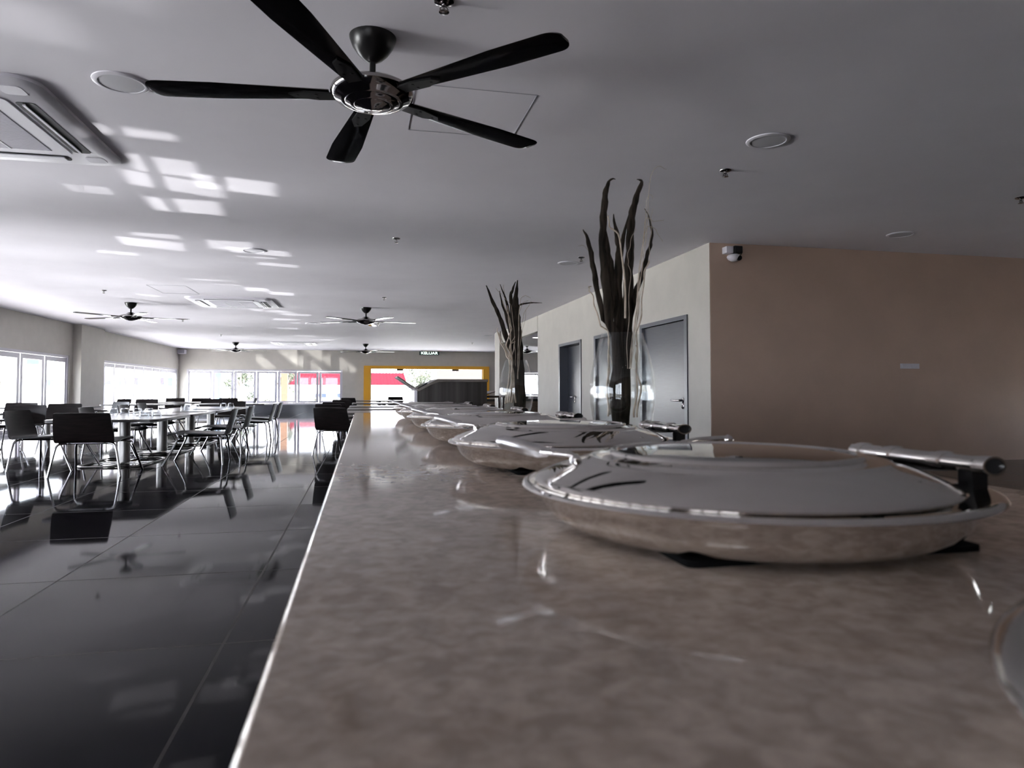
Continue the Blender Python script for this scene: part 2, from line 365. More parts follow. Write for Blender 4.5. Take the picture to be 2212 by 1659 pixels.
# ================================================================ ceiling fans
def make_fan():
    t = empty('ceiling_fan')                               # origin: hub centre, ceiling is 0.315 above
    up = H - 2.635
    MB().lathe([(0.128, up), (0.126, up - 0.012), (0.112, up - 0.05), (0.085, up - 0.09), (0.055, up - 0.12), (0.03, up - 0.135), (0.02, up - 0.14)], 32).build('canopy', M_DARKMET, t)
    MB().tube([(0, 0, 0.09), (0, 0, up - 0.12)], 0.017, 12).build('rod', M_DARKMET, t)
    mo = MB().lathe([(0.03, 0.105), (0.055, 0.10), (0.075, 0.085), (0.1, 0.06), (0.19, 0.04), (0.222, 0.02), (0.228, 0.0)], 40).build('motor_housing', M_CHROMED, t)
    d = MB().lathe([(0.228, 0.0), (0.222, -0.018), (0.2, -0.034), (0.17, -0.046), (0.165, -0.05), (0.15, -0.05), (0.145, -0.056), (0.12, -0.063), (0.115, -0.067), (0.10, -0.067), (0.095, -0.072), (0.06, -0.077), (0.055, -0.081), (0.045, -0.081), (0.04, -0.085), (0.0005, -0.087)], 48)
    d.build('motor_cover', M_CHROMED, t)
    ns = 16
    for k in range(5):
        a = R(72 * k)
        secs = []
        for u in [i / 10 * 0.9 for i in range(11)] + [0.925, 0.945, 0.96, 0.972, 0.982, 0.990, 0.996, 1.0]:
            x = 0.23 + u * 0.955
            wd = 0.058 + 0.040 * min(1, u * 1.6)
            e = max(0.0, (x - 1.095) / 0.09)
            wd *= max(0.0, 1 - 0.82 * e ** 3.2) ** 0.5
            p = R(1.0); c, s_ = math.cos(p), math.sin(p); th = 0.006
            loop = []
            for q, hh in ((-1, 0), (-0.8, th), (0.8, th), (1, 0), (0.8, -th), (-0.8, -th)):
                y_ = q * wd; z_ = hh + 0.010 * (1 - q * q)
                loop.append((x, y_ * c - z_ * s_, y_ * s_ + z_ * c - 0.012))
            secs.append(loop)
        M = Matrix.Rotation(a, 3, 'Z')
        b_ = MB().loft([[M @ Vector(p) for p in q] for q in secs]).build('blade', M_BLADE, t)
        br_ = MB()
        pl = [(0.16, -0.035), (0.3, -0.045), (0.42, -0.02), (0.45, 0.02), (0.36, 0.05), (0.16, 0.035)]
        T = M @ Matrix.Rotation(R(1.0), 3, 'X')
        br_.prism(pl, -0.026, -0.017, M=T)
        for sx_, sy_ in ((0.3, -0.02), (0.3, 0.025), (0.4, 0.01)):
            br_.lathe([(0.009, -0.031), (0.009, -0.026)], 8, M @ Vector((sx_, sy_, 0)))
        br_.build('blade_bracket', M_DARKMET, b_)
    return t
fan0 = make_fan()
for i, (x, y, rz, lab) in enumerate([
    (0.042, 3.80, 28.5, 'large nearest black ceiling fan hanging over the buffet counter'),
    (-5.03, 16.6, 10.5, 'black ceiling fan hanging at left near the pier between windows'),
    (0.07, 16.4, 9, 'middle black ceiling fan hanging above the right tables'),
    (-5.0, 29.3, 3, 'small far black ceiling fan hanging near the left back corner'),
    (0.12, 29.1, 6, 'small far black ceiling fan hanging just left of the exit sign'),
    (6.66, 27.6, 20, 'far black fan in the annex, only blade ends seen beside the pillar')]):
    f = fan0 if i == 0 else copy_tree(fan0)
    f.location = (x, y, 2.635); f.rotation_euler = (0, 0, R(rz)); tag(f, lab, 'ceiling fan', 'black five blade ceiling fans')

# ================================================================ ceiling cassettes
def make_ac():
    t = empty('air_conditioner')                           # origin at centre, on the ceiling plane
    h = 0.86
    fr_ = MB()
    outer = rrect(-h, h, -h, h, 0.17, 8); inner = rrect(-h + 0.05, h - 0.05, -h + 0.05, h - 0.05, 0.13, 8)
    fr_.loft([[(x, y, 0.0) for x, y in outer], [(x, y, -0.022) for x, y in outer], [(x, y, -0.04) for x, y in inner]])
    fr_.build('cover_panel', M_WHITE, t, smooth=30)
    g = MB().prism(rrect(-0.56, 0.56, -0.56, 0.56, 0.05), -0.047, -0.04).build('grille_frame', M_WHITE, t, smooth=30)
    s = MB(); n = 56
    s.box(-0.44, 0.44, -0.47, 0.47, -0.0485, -0.047)
    s.build('intake_grille', M_GREYP, t, smooth=0)
    sl = MB()
    for i in range(n):
        y_ = -0.46 + 0.92 * i / (n - 1); sl.box(-0.435, 0.435, y_ - 0.0025, y_ + 0.0025, -0.052, -0.0485)
    for x in (-0.15, 0.15): sl.box(x - 0.006, x + 0.006, -0.47, 0.47, -0.054, -0.0485)
    sl.build('grille_slats', M_WHITE, t, smooth=0)
    for k in range(4):
        M = Matrix.Rotation(R(90 * k), 3, 'Z')
        o = MB().prism(rrect(0.595, 0.715, -0.5, 0.5, 0.03), -0.0425, -0.04, M=M).build('slot_shade', M_BLACK, t, smooth=0)  # flat black sheet on the panel, an open slot's shade put into colour
        MB().box(-0.010, 0.010, -0.47, 0.47, -0.004, 0.004, M=Matrix.Translation((0, 0, 0))).build('louver', M_WHITE, o, smooth=0)
        lv = o.children[0]; lv.location = M @ Vector((0.642 if k == 0 else 0.655, 0, -0.048)); lv.rotation_euler = (0, 0, R(90 * k))
        if k:
            lv.data = lv.data.copy()
            for v in lv.data.vertices: v.co.x *= 3.6
    for k in range(4):
        M = Matrix.Rotation(R(90 * k), 3, 'Z')
        MB().prism(rrect(0.62, 0.76, 0.60, 0.74, 0.03), -0.0425, -0.04, M=M).build('corner_cap', M_WHITE, t, smooth=0)
    return t
ac0 = make_ac()
for i, (x, y, lab) in enumerate([(-2.86, 5.56, 'square white air conditioner cassette cut by the left picture edge'),
                                 (-2.76, 15.98, 'middle square white air conditioner cassette between the fans'),
                                 (-2.74, 29.3, 'farthest white air conditioner cassette near the back wall')]):
    a = ac0 if i == 0 else copy_tree(ac0)
    a.location = (x, y, H); tag(a, lab, 'air conditioner', 'ceiling cassette air conditioners')

def make_speaker():
    t = empty('ceiling_speaker')
    MB().lathe([(0.165, 0), (0.163, -0.006), (0.145, -0.014), (0.132, -0.012), (0.132, 0)], 40).build('trim_ring', M_WHITE, t)
    MB().lathe([(0.132, -0.008), (0.07, -0.012), (0.001, -0.013)], 40).build('speaker_grille', M_SPKG, t)
    return t
sp0 = make_speaker()
for i, (x, y, lab) in enumerate([(-1.506, 4.70, 'round white ceiling speaker at the tip of the nearest fan blade'),
    (3.075, 4.73, 'large round ceiling speaker at right of the nearest fan'), (6.545, 7.25, 'round ceiling speaker over the brown wall'),
    (3.06, 9.98, 'round ceiling speaker just left of the tall vase leaves'), (-1.49, 10.0, 'round white ceiling speaker among the light patches'),
    (4.3, 23.6, 'far ceiling speaker beside the pillar'), (-1.45, 20.5, 'far round ceiling speaker behind the middle air conditioner')]):
    s = sp0 if i == 0 else copy_tree(sp0)
    s.location = (x, y, H); tag(s, lab, 'ceiling speaker', 'round ceiling speakers')
def make_sprinkler():
    t = empty('sprinkler')
    MB().lathe([(0.052, 0), (0.05, -0.006), (0.03, -0.014), (0.018, -0.016)], 24).build('escutcheon', M_CHROMED, t)
    b_ = MB().lathe([(0.012, -0.014), (0.012, -0.03), (0.006, -0.034), (0.006, -0.05)], 12)
    for sx_ in (-1, 1): b_.tube([(0.012 * sx_, 0, -0.03), (0.02 * sx_, 0, -0.042), (0.004 * sx_, 0, -0.056)], 0.0035, 6)
    b_.build('sprinkler_body', M_CHROMED, t)
    MB().lathe([(0.026, -0.055), (0.026, -0.058), (0.008, -0.062)], 16).build('deflector', M_CHROMED, t)
    return t
sk0 = make_sprinkler()
for i, (x, y, lab) in enumerate([(0.385, 3.36, 'large chrome sprinkler at the top picture edge beside the fan'),
    (3.125, 5.46, 'chrome sprinkler below the big ceiling speaker on the right'), (0.41, 8.83, 'chrome sprinkler alone in mid ceiling between near and middle fans'),
    (3.116, 9.52, 'chrome sprinkler touching the tall vase leaves beside a speaker'), (-4.92, 14.63, 'small sprinkler in front of the left ceiling fan'),
    (-4.82, 25.4, 'tiny far sprinkler in front of the far left fan'), (0.43, 14.5, 'small sprinkler in front of the middle ceiling fan'),
    (0.43, 20.2, 'tiny sprinkler just behind the middle ceiling fan'), (6.487, 5.607, 'sprinkler at the right picture edge'),
    (-4.82, 20.2, 'small sprinkler behind the left ceiling fan'), (4.36, 27.6, 'tiny far sprinkler near the pillar')]):
    s = sk0 if i == 0 else copy_tree(sk0)
    s.location = (x, y, H); tag(s, lab, 'sprinkler', 'ceiling sprinklers')
def downlight(loc, lab, rad=1.0):
    t = empty('downlight', loc); tag(t, lab, 'downlight', 'round downlights')
    MB().lathe([(0.15 * rad, 0), (0.148 * rad, -0.01), (0.125 * rad, -0.012), (0.12 * rad, -0.002)], 32, close=False).build('trim_ring', M_WHITE, t)
    MB().lathe([(0.122 * rad, -0.003), (0.0005, -0.006)], 32).build('lens', M_LAMP, t)
downlight((4.99, 19.4, 2.56), 'lit round downlight in the lowered annex ceiling')
for x, y in ((-0.7, -1.9), (0.35, -1.9), (1.9, -2.4), (3.0, -2.4)):
    downlight((x, y, H), 'lit round downlight in the ceiling behind the camera, out of view', 0.7)
ld = bpy.data.lights.new('downlight_lamp', 'SPOT'); lo = bpy.data.objects.new('downlight_lamp', ld); COL.objects.link(lo)
lo.location = (4.99, 19.4, 2.54); ld.energy = 120; ld.spot_size = R(110); ld.spot_blend = 0.6; ld.color = (1.0, 0.82, 0.66); ld.shadow_soft_size = 0.1

# exit sign hanging from the ceiling
t = empty('exit_sign', (3.15, 33.2, 2.81)); tag(t, 'dark hanging exit sign with lit white letters before the far wall', 'exit sign')
MB().box(-0.48, 0.48, -0.03, 0.03, -0.085, 0.085).build('sign_box', M_SIGN, t, bevel=0.008)
for x in (-0.35, 0.35): MB().tube([(x, 0, 0.08), (x, 0, 0.14)], 0.008, 8).build('hanger', M_DARKMET, t)
fc = bpy.data.curves.new('sign_text', 'FONT'); fc.body = 'KELUAR'; fc.size = 0.19; fc.extrude = 0.003; fc.align_x = 'CENTER'; fc.align_y = 'CENTER'
fo = bpy.data.objects.new('sign_text', fc); COL.objects.link(fo); fo.parent = t
fo.location = (0.0, -0.034, 0.0); fo.rotation_euler = (R(90), 0, 0); fo.scale = (1.18, 0.85, 1); fc.materials.append(M_SIGNLIT)
dg = bpy.context.evaluated_depsgraph_get(); tm = bpy.data.meshes.new_from_object(fo.evaluated_get(dg)); tm.name = 'sign_text'
to = bpy.data.objects.new('sign_text', tm); COL.objects.link(to); to.parent = t; to.location = fo.location; to.rotation_euler = fo.rotation_euler; to.scale = fo.scale
bpy.data.objects.remove(fo); to.name = 'sign_text'

# security camera and switch on the brown wall
t = empty('security_camera', (4.76, Y0, 2.80)); tag(t, 'white dome security camera on the brown wall at its top corner', 'security camera')
MB().box(-0.13, -0.03, -0.12, 0, 0.0, 0.09).build('mount_box', M_WHITE, t, bevel=0.006)
MB().box(-0.02, 0.10, -0.13, -0.02, 0.0, 0.10).build('junction_box', M_BLACKP, t, bevel=0.012)
MB().lathe([(0.0005, 0.035), (0.05, 0.03), (0.085, 0.012), (0.092, -0.008), (0.08, -0.035), (0.045, -0.058), (0.0005, -0.066)], 28, (-0.02, -0.11, -0.045)).build('dome', M_WHITE, t)
MB().lathe([(0.038, 0.0), (0.03, 0.018), (0.0005, 0.024)], 20, (0.018, -0.175, -0.072), M=Matrix.Rotation(R(110), 3, 'X')).build('lens', M_BLACKP, t)
MB().tube(smoothpath([(0.1, -0.05, 0.08), (0.14, -0.03, 0.06), (0.145, -0.02, 0.02), (0.10, -0.02, -0.02)]), 0.006, 8).build('cable', M_BLACKP, t)
t = empty('wall_switch', (7.50, Y0, 1.345)); tag(t, 'white double switch plate on the brown wall', 'switch')
MB().box(-0.155, 0.155, -0.012, 0, -0.036, 0.036).build('switch_plate', M_WHITE, t, bevel=0.004)
for x in (-0.075, 0.075): MB().box(x - 0.055, x + 0.055, -0.018, -0.012, -0.02, 0.02).build('rocker', M_WHITE, t, bevel=0.002)
t = empty('wall_speaker', (-8.12, 33.95, 2.79)); tag(t, 'small white box speaker in the back left corner under the ceiling', 'speaker')
MB().box(-0.17, 0.17, -0.14, 0.14, -0.1, 0.1).build('cabinet', M_WHITE, t, bevel=0.02)
MB().box(-0.14, 0.14, -0.15, -0.14, -0.08, 0.08).build('speaker_grille', M_GREYP, t, bevel=0.004)
MB().box(-0.03, 0.03, 0.13, 0.25, -0.03, 0.03).build('bracket', M_WHITE, t, smooth=0)
# centre lines (x, z, half width) of the dried stems in the two vases
V1 = {"strips": [[[0.919, 0.896, 0.015], [0.901, 1.207, 0.018], [0.883, 1.394, 0.018], [0.867, 1.531, 0.0135], [0.871, 1.645, 0.0135], [0.878, 1.734, 0.0105], [0.894, 1.782, 0.0045], [0.918, 1.79, 0.0012]], [[0.923, 0.908, 0.0078], [0.91, 1.02, 0.009], [0.882, 1.231, 0.009], [0.85, 1.393, 0.0105], [0.834, 1.48, 0.0096], [0.818, 1.554, 0.0078], [0.798, 1.6, 0.0018]], [[0.949, 0.908, 0.012], [0.938, 1.27, 0.0135], [0.916, 1.445, 0.0132], [0.9, 1.533, 0.0102], [0.89, 1.627, 0.0024]], [[0.959, 0.908, 0.0132], [0.955, 1.27, 0.015], [0.946, 1.446, 0.0135], [0.953, 1.535, 0.0126], [0.943, 1.598, 0.0096], [0.93, 1.673, 0.0018]], [[0.979, 0.901, 0.018], [0.987, 1.208, 0.021], [0.995, 1.398, 0.0195], [1.003, 1.537, 0.0165], [1.01, 1.652, 0.015], [1.028, 1.736, 0.012], [1.055, 1.812, 0.0066], [1.034, 1.819, 0.0012]], [[0.966, 0.908, 0.0108], [0.961, 1.271, 0.012], [0.966, 1.46, 0.012], [0.98, 1.574, 0.0084], [1.017, 1.71, 0.0024]], [[0.992, 0.907, 0.009], [1.007, 1.209, 0.0105], [1.032, 1.361, 0.0108], [1.066, 1.451, 0.0096], [1.091, 1.535, 0.0078], [1.108, 1.587, 0.0066], [1.11, 1.651, 0.0045], [1.085, 1.72, 0.0015]]], "twigs": [[[0.919, 0.902], [0.91, 1.051], [0.891, 1.175], [0.882, 1.281], [0.863, 1.362], [0.848, 1.393], [0.856, 1.402]], [[0.973, 1.435], [0.962, 1.485], [0.969, 1.542], [0.99, 1.607]], [[0.999, 0.901], [1.023, 1.02], [1.014, 1.177], [1.019, 1.303], [1.026, 1.43], [1.046, 1.488]], [[0.992, 0.901], [1.006, 1.02], [1.024, 1.114], [1.014, 1.171]], [[0.929, 0.908], [0.907, 1.063], [0.894, 1.157]], [[0.958, 1.27], [0.933, 1.541], [0.887, 1.608], [0.884, 1.646]], [[1.025, 1.399], [1.046, 1.488], [1.054, 1.591], [1.061, 1.684]], [[1.019, 1.462], [1.03, 1.602], [1.068, 1.607], [1.098, 1.561]], [[0.85, 1.538], [0.808, 1.558]], [[1.03, 1.625], [1.068, 1.636], [1.11, 1.645]], [[1.038, 1.708], [1.065, 1.721]], [[1.055, 1.809], [1.117, 1.835]]]}
V2 = {"strips": [[[1.075, 0.906, 0.0176], [1.042, 1.211, 0.016], [0.985, 1.379, 0.0176], [0.94, 1.515, 0.0136], [0.887, 1.626, 0.0112], [0.842, 1.737, 0.0032]], [[1.1, 0.898, 0.032], [1.084, 1.212, 0.0312], [1.063, 1.421, 0.0368], [1.055, 1.574, 0.028], [1.059, 1.671, 0.016], [1.071, 1.785, 0.0032]], [[1.067, 0.906, 0.016], [1.046, 1.292, 0.016], [0.993, 1.532, 0.0104], [0.964, 1.612, 0.0072], [0.944, 1.708, 0.002]], [[1.075, 0.906, 0.016], [1.055, 1.292, 0.016], [1.009, 1.581, 0.0096], [0.989, 1.661, 0.0064], [0.952, 1.757, 0.002]], [[1.092, 0.906, 0.016], [1.071, 1.324, 0.0176], [1.034, 1.646, 0.012], [1.047, 1.72, 0.0088], [1.069, 1.783, 0.0024]], [[1.096, 1.212, 0.016], [1.088, 1.535, 0.012], [1.096, 1.608, 0.0072], [1.142, 1.629, 0.0056], [1.208, 1.637, 0.0036], [1.271, 1.637, 0.0012]]], "twigs": [[[0.965, 0.907], [0.981, 1.131], [1.001, 1.267], [0.952, 1.379], [0.94, 1.451]], [[1.018, 0.915], [1.018, 1.131], [1.005, 1.275], [1.042, 1.38]], [[1.051, 0.915], [1.034, 1.131], [1.018, 1.227], [1.005, 1.452], [0.985, 1.597]], [[0.993, 0.915], [0.985, 1.131], [1.01, 1.307], [1.051, 1.348]], [[1.104, 1.373], [1.133, 1.455], [1.158, 1.593]], [[1.03, 0.915], [1.026, 1.211], [0.985, 1.323], [1.014, 1.412], [1.009, 1.484], [0.952, 1.628]], [[1.042, 1.372], [1.018, 1.581], [0.96, 1.66], [0.903, 1.719]], [[1.075, 1.599], [1.109, 1.669], [1.154, 1.654]], [[0.981, 0.915], [0.993, 1.211], [0.944, 1.419]], [[1.092, 1.421], [1.108, 1.535], [1.163, 1.634]], [[1.075, 1.534], [1.1, 1.616], [1.142, 1.637]], [[1.01, 0.915], [1.001, 1.131], [1.026, 1.243], [1.046, 1.34]], [[1.034, 1.485], [0.993, 1.694], [0.989, 1.762]]]}
# ================================================================ buffet counter
ZC = 0.782
t = empty('buffet_counter', (0.66, 1.95, 0)); tag(t, 'long buffet counter with pale beige marble worktop in the foreground', 'counter')
X0, X1, Y0c, Y1c = -0.075, 1.42, -2.6, 6.95
MB().prism(rrect(X0 - 0.66, X1 - 0.66, Y0c - 1.95, Y1c - 1.95, 0.02), ZC - 0.05, ZC).build('worktop', M_STONE, t, bevel=0.006, smooth=30)
MB().box(X0 - 0.61, X1 - 0.71, Y0c - 1.9, Y1c - 2.0, 0.08, ZC - 0.05).build('counter_base', M_SKIRT, t, smooth=0)
MB().box(X0 - 0.56, X1 - 0.76, Y0c - 1.85, Y1c - 2.05, 0.0, 0.08).build('plinth', M_BLACKP, t, smooth=0)

def make_dish():
    t = empty('chafing_dish')
    MB().prism(rrect(-0.17, 0.265, -0.192, 0.2, 0.012), 0.0, 0.008).build('base_plate', M_MATTE, t, smooth=30)
    MB().lathe([(0.0005, 0.0085), (0.235, 0.0085), (0.258, 0.010), (0.280, 0.017), (0.298, 0.028), (0.311, 0.042), (0.318, 0.055), (0.321, 0.064),
                (0.326, 0.066), (0.333, 0.0668), (0.340, 0.0685), (0.345, 0.0725), (0.342, 0.077), (0.333, 0.078), (0.32, 0.0755), (0.30, 0.073), (0.0005, 0.069)], 96, (0.022, 0.012, 0)).build('bowl', M_STEEL, t, smooth=50)
    lid = MB().lathe([(0.290, 0.077), (0.302, 0.0775), (0.3065, 0.080), (0.3075, 0.083), (0.305, 0.0865), (0.299, 0.089), (0.29, 0.0925), (0.275, 0.0985), (0.25, 0.1065), (0.232, 0.1115),
                (0.224, 0.1135), (0.2205, 0.1165), (0.216, 0.1178), (0.2115, 0.1165), (0.208, 0.1165), (0.195, 0.1195), (0.1895, 0.1205), (0.188, 0.124), (0.184, 0.126), (0.179, 0.1255), (0.175, 0.1225), (0.174, 0.119)], 96, close=False)
    lo = lid.build('lid', M_STEEL, t, smooth=50)
    MB().lathe([(0.1755, 0.1225), (0.14, 0.1262), (0.08, 0.129), (0.0005, 0.1302)], 64, close=False).build('lid_window', M_LIDGLASS, lo, smooth=60)
    # lifting handle at the guests' side
    d = Vector((math.cos(R(166)), math.sin(R(166)), 0)); sd_ = Vector((-d.y, d.x, 0))
    hb = MB(); P = lambda r, z, s=0: d * r + sd_ * s + Vector((0, 0, z))
    for s_ in (-0.012, 0.012):
        hb.tube([P(0.238, 0.108, s_), P(0.25, 0.119, s_), P(0.272, 0.1215, s_), P(0.30, 0.123, s_ * 0.6)], 0.0045, 10)
        hb.lathe([(0.0085, 0.104), (0.0085, 0.114), (0.005, 0.118)], 12, P(0.243, 0, s_))
    hd = hb.build('handle_bracket', M_STEEL, lo)
    grip = [P(0.285, 0.121), P(0.30, 0.1235), P(0.33, 0.131), P(0.357, 0.1385), P(0.366, 0.1408)]
    MB().tube(grip, [0.008, 0.0125, 0.013, 0.0125, 0.007], 16, ry=0.85, ref=(0, 0, 1)).build('handle_grip', M_GRIP, hd, smooth=60)
    # roller hinge on the far side
    h = MB(); ax = 0.305; ya, yb, zc = -0.175, 0.095, 0.112
    Mh = Matrix.Rotation(R(90), 3, 'X')
    h.lathe([(0.0105, yb), (0.0175, yb - 0.002), (0.0185, yb - 0.012), (0.0185, ya + 0.03), (0.0195, ya + 0.027), (0.0205, ya + 0.01), (0.0205, ya), (0.0165, ya), (0.0165, ya + 0.006)][::-1], 28, (ax, 0, zc),
            M=Matrix(((1, 0, 0), (0, 0, 1), (0, 0.68, 0))), close=False)
    hg = h.build('roller_hinge', M_STEEL, t, smooth=50)
    MB().lathe([(0.0005, ya + 0.004), (0.0168, ya + 0.004), (0.0168, ya + 0.007)], 24, (ax, 0, zc), M=Matrix(((1, 0, 0), (0, 0, 1), (0, 0.68, 0)))).build('hinge_cap', M_BLACKP, hg, smooth=50)
    for y_ in (0.085, 0.015, -0.085):
        MB().lathe([(0.0185, y_ - 0.012), (0.0215, y_ - 0.010), (0.0215, y_ + 0.010), (0.0185, y_ + 0.012)], 28, (ax, 0, zc), M=Matrix(((1, 0, 0), (0, 0, 1), (0, 0.68, 0))), close=False).build('hinge_ring', M_STEEL, hg, smooth=50)
    hb = MB()
    hb.box(ax - 0.012, ax + 0.014, -0.15, -0.125, 0.072, zc - 0.008); hb.box(ax - 0.012, ax + 0.014, 0.06, 0.085, 0.072, zc - 0.008)
    hb.loft([[(ax - 0.008, -0.12, zc - 0.012), (ax + 0.004, -0.12, zc - 0.012), (ax + 0.004, 0.055, zc - 0.012), (ax - 0.008, 0.055, zc - 0.012)],
             [(ax - 0.05, -0.10, 0.0995), (ax - 0.04, -0.10, 0.0985), (ax - 0.04, 0.035, 0.0985), (ax - 0.05, 0.035, 0.0995)]])
    hb.build('hinge_bracket', M_DARKMET, hg, smooth=0)
    # small carrying bar at the back of the rim
    k = MB(); k.tube([(0.07, 0.315, 0.111), (0.11, 0.318, 0.115), (0.17, 0.322, 0.117)], [0.006, 0.0085, 0.0085], 12, ry=0.7)
    k.lathe([(0.0005, -0.011), (0.008, -0.008), (0.0125, 0), (0.008, 0.008), (0.0005, 0.011)], 16, (0.178, 0.322, 0.1165))
    k.tube([(0.08, 0.295, 0.074), (0.08, 0.315, 0.111)], 0.005, 8); k.tube([(0.13, 0.285, 0.074), (0.13, 0.318, 0.113)], 0.005, 8)
    k.build('rear_handle', M_STEEL, t, smooth=60)
    return t
dish0 = make_dish()
DL = ['round steel chafing dish, nearest and largest in full view on the counter', 'round steel chafing dish, second of the row, in front of the nearer vase',
      'round steel chafing dish, third of the row from the camera', 'round steel chafing dish, fourth of the row from the camera',
      'round steel chafing dish, fifth of the row, near the farther vase', 'round steel chafing dish, farthest, just before the boxy steel machine',
      'round steel chafing dish of which only the edge enters at the right border']
for i, y in enumerate((0.973, 1.92, 2.87, 3.82, 4.77, 5.70, 0.063)):
    d = dish0 if i == 0 else copy_tree(dish0)
    d.location = (0.562, y, ZC); tag(d, DL[i], 'chafing dish', 'steel chafing dishes on the counter')

# ---------------------------------------------------------------- vases and dried stems
def make_vase():
    o = [(0.070, 0.004), (0.082, 0.02), (0.098, 0.06), (0.112, 0.11), (0.121, 0.17), (0.123, 0.22), (0.118, 0.28), (0.106, 0.34), (0.092, 0.39), (0.079, 0.43), (0.078, 0.435)]
    i = [(r - 0.005, z) for r, z in o[::-1]]; i[-1] = (0.062, 0.022)
    return MB().lathe([(0.0005, 0.0)] + [(0.066, 0.0)] + o + i + [(0.0005, 0.022)], 56, close=False).build('glass_vase', M_VASE, smooth=60)
v0 = make_vase()
VS = [((0.963, 2.45), V1, 'nearer'), ((1.066, 4.75), V2, 'farther')]
SL = [['tall dark bark strip curling at its tip, left of the nearer vase bunch', 'dark bark strip fanning out farthest left in the nearer vase', 'dark bark strip behind the tall left one in the nearer vase',
       'short pointed dark bark strip in the middle of the nearer vase', 'tallest broad dark bark strip with hooked tip in the nearer vase', 'thin dark bark strip leaning on the tallest one in the nearer vase',
       'bent dark bark strip bowing out at right of the nearer vase'],
      ['dark bark strip leaning farthest left out of the farther vase', 'broad straight dark bark strip in the middle of the farther vase', 'thin dark bark strip left of middle in the farther vase, second from left',
       'slim dark bark strip in the farther vase just left of the broad one', 'dark bark strip doubling the broad one at the top of the farther vase', 'thin dark bark strip bending sideways to the right from the farther vase']]
random.seed(4)
for vi, ((vx, vy), V, wd) in enumerate(VS):
    v = v0 if vi == 0 else copy_tree(v0)
    v.location = (vx, vy, ZC); tag(v, 'clear glass vase of dried stems, the %s of the two on the counter' % wd, 'vase', 'glass vases on the counter')
    def limit(p, off):
        """keep a stem inside the glass below the vase mouth"""
        x, z = p
        if z < ZC + 0.03: z = ZC + 0.03
        if z < ZC + 0.45:
            u = (z - ZC) / 0.45
            rr = 0.040 + 0.050 * math.sin(min(1, u * 1.6) * math.pi) * 0.6
        else:
            rr = 0.062 + 0.9 * (z - ZC - 0.45)
        return (vx + max(-rr, min(rr, x - vx)), z)
    n = len(V['strips'])
    for si, pts in enumerate(V['strips']):
        off = (si - (n - 1) / 2) * 0.014
        p0 = pts[0]; pts = [[p0[0] * 0.6 + vx * 0.4, ZC + 0.03, p0[2] * 0.8]] + pts
        sp = smoothpath([tuple(p) for p in pts], 5)
        path = []; rad = []
        for k, (x, z, r_) in enumerate(sp):
            x, z = limit((x, z), off); f = max(0.0, (z - ZC - 0.43)) * 0.25
            path.append((x, vy + off * (1 + f * 3) + 0.004 * math.sin(k * 1.3 + si), z))
            rad.append(max(0.0008, 1.04 * r_ * (1 + 0.10 * math.sin(k * 2.1 + si * 1.7))))
        o = MB().tube(path, rad, 12, ry=0.32, ref=(0, 1, 0)).build('bark_strip', M_BARK, smooth=70)
        tag(o, SL[vi][si], 'dried leaf', 'dark bark strips in the %s vase' % wd)
    n = len(V['twigs'])
    for ti, pts in enumerate(V['twigs']):
        off = -0.050 - 0.012 * ((ti * 7) % 3) / 3 if ti % 4 else 0.048
        hi = min(p[1] for p in pts) > ZC + 0.5
        if hi:                                            # a side shoot: root it in the bunch
            pts = [[vx + (pts[0][0] - vx) * 0.2, ZC + 0.30], [vx + (pts[0][0] - vx) * 0.6, (pts[0][1] + ZC + 0.30) / 2]] + pts
        sp = smoothpath([limit(tuple(p), off) for p in pts], 6)
        path = []
        for k, p in enumerate(sp):
            x, z = limit(p, off); f = min(1.0, max(0.0, (z - ZC - 0.4)) * 2.5)
            path.append((x + 0.003 * math.sin(k * 1.1 + ti), vy + off * (0.8 + 0.5 * f), z))
        r0 = (0.0042 if vi == 0 else 0.0068) * (0.33 if hi else 1)
        rad = [r0 * (1 - 0.6 * k / len(path)) for k in range(len(path))]
        o = MB().tube(path, rad, 7).build('pale_twig', M_TWIG, smooth=70)
        tag(o, 'thin pale dried twig among the dark bark strips of the %s vase' % wd, 'twig', 'pale twigs in the %s vase' % wd)

# ---------------------------------------------------------------- steel machine at the end of the counter
t = empty('countertop_machine', (0.79, 6.48, ZC)); tag(t, 'boxy stainless steel machine with sloping front at the far end of the counter', 'machine')
ya, yb = -0.30, 0.28; zt = 0.318
prof = [(-0.31, 0.0), (-0.31, 0.225), (-0.20, 0.285), (-0.165, 0.303), (-0.13, zt), (0.325, zt), (0.325, 0.0)]
m = MB(); n = len(prof)
m.add([(x, y, z) for y in (ya, yb) for x, z in prof], [tuple(range(n)), tuple(range(n, 2 * n))[::-1]] + [(i, (i + 1) % n, n + (i + 1) % n, n + i) for i in range(n)])
m.build('housing', M_MACHINE, t, smooth=0)
m = MB()
pl = [(-0.322, 0.222), (-0.20, 0.288), (-0.13, 0.322), (0.33, 0.322)]; lo_ = [(-0.30, 0.212), (-0.19, 0.270), (-0.12, 0.298), (0.33, 0.298)]
q = pl + lo_[::-1]; n = len(q)
m.add([(x, y, z) for y in (ya - 0.02, yb + 0.02) for x, z in q], [tuple(range(n)), tuple(range(n, 2 * n))[::-1]] + [(i, (i + 1) % n, n + (i + 1) % n, n + i) for i in range(n)])
m.build('top_cover', M_TUBE, t, smooth=0)
MB().box(-0.335, -0.31, ya, yb, 0.0, 0.22).build('side_panel', M_WHITE, t, smooth=0)
k = MB().lathe([(0.03, 0), (0.028, 0.02), (0.012, 0.024)], 20, (-0.335, -0.12, 0.09), M=Matrix.Rotation(R(-90), 3, 'Y')).build('control_knob', M_BLACKP, t)
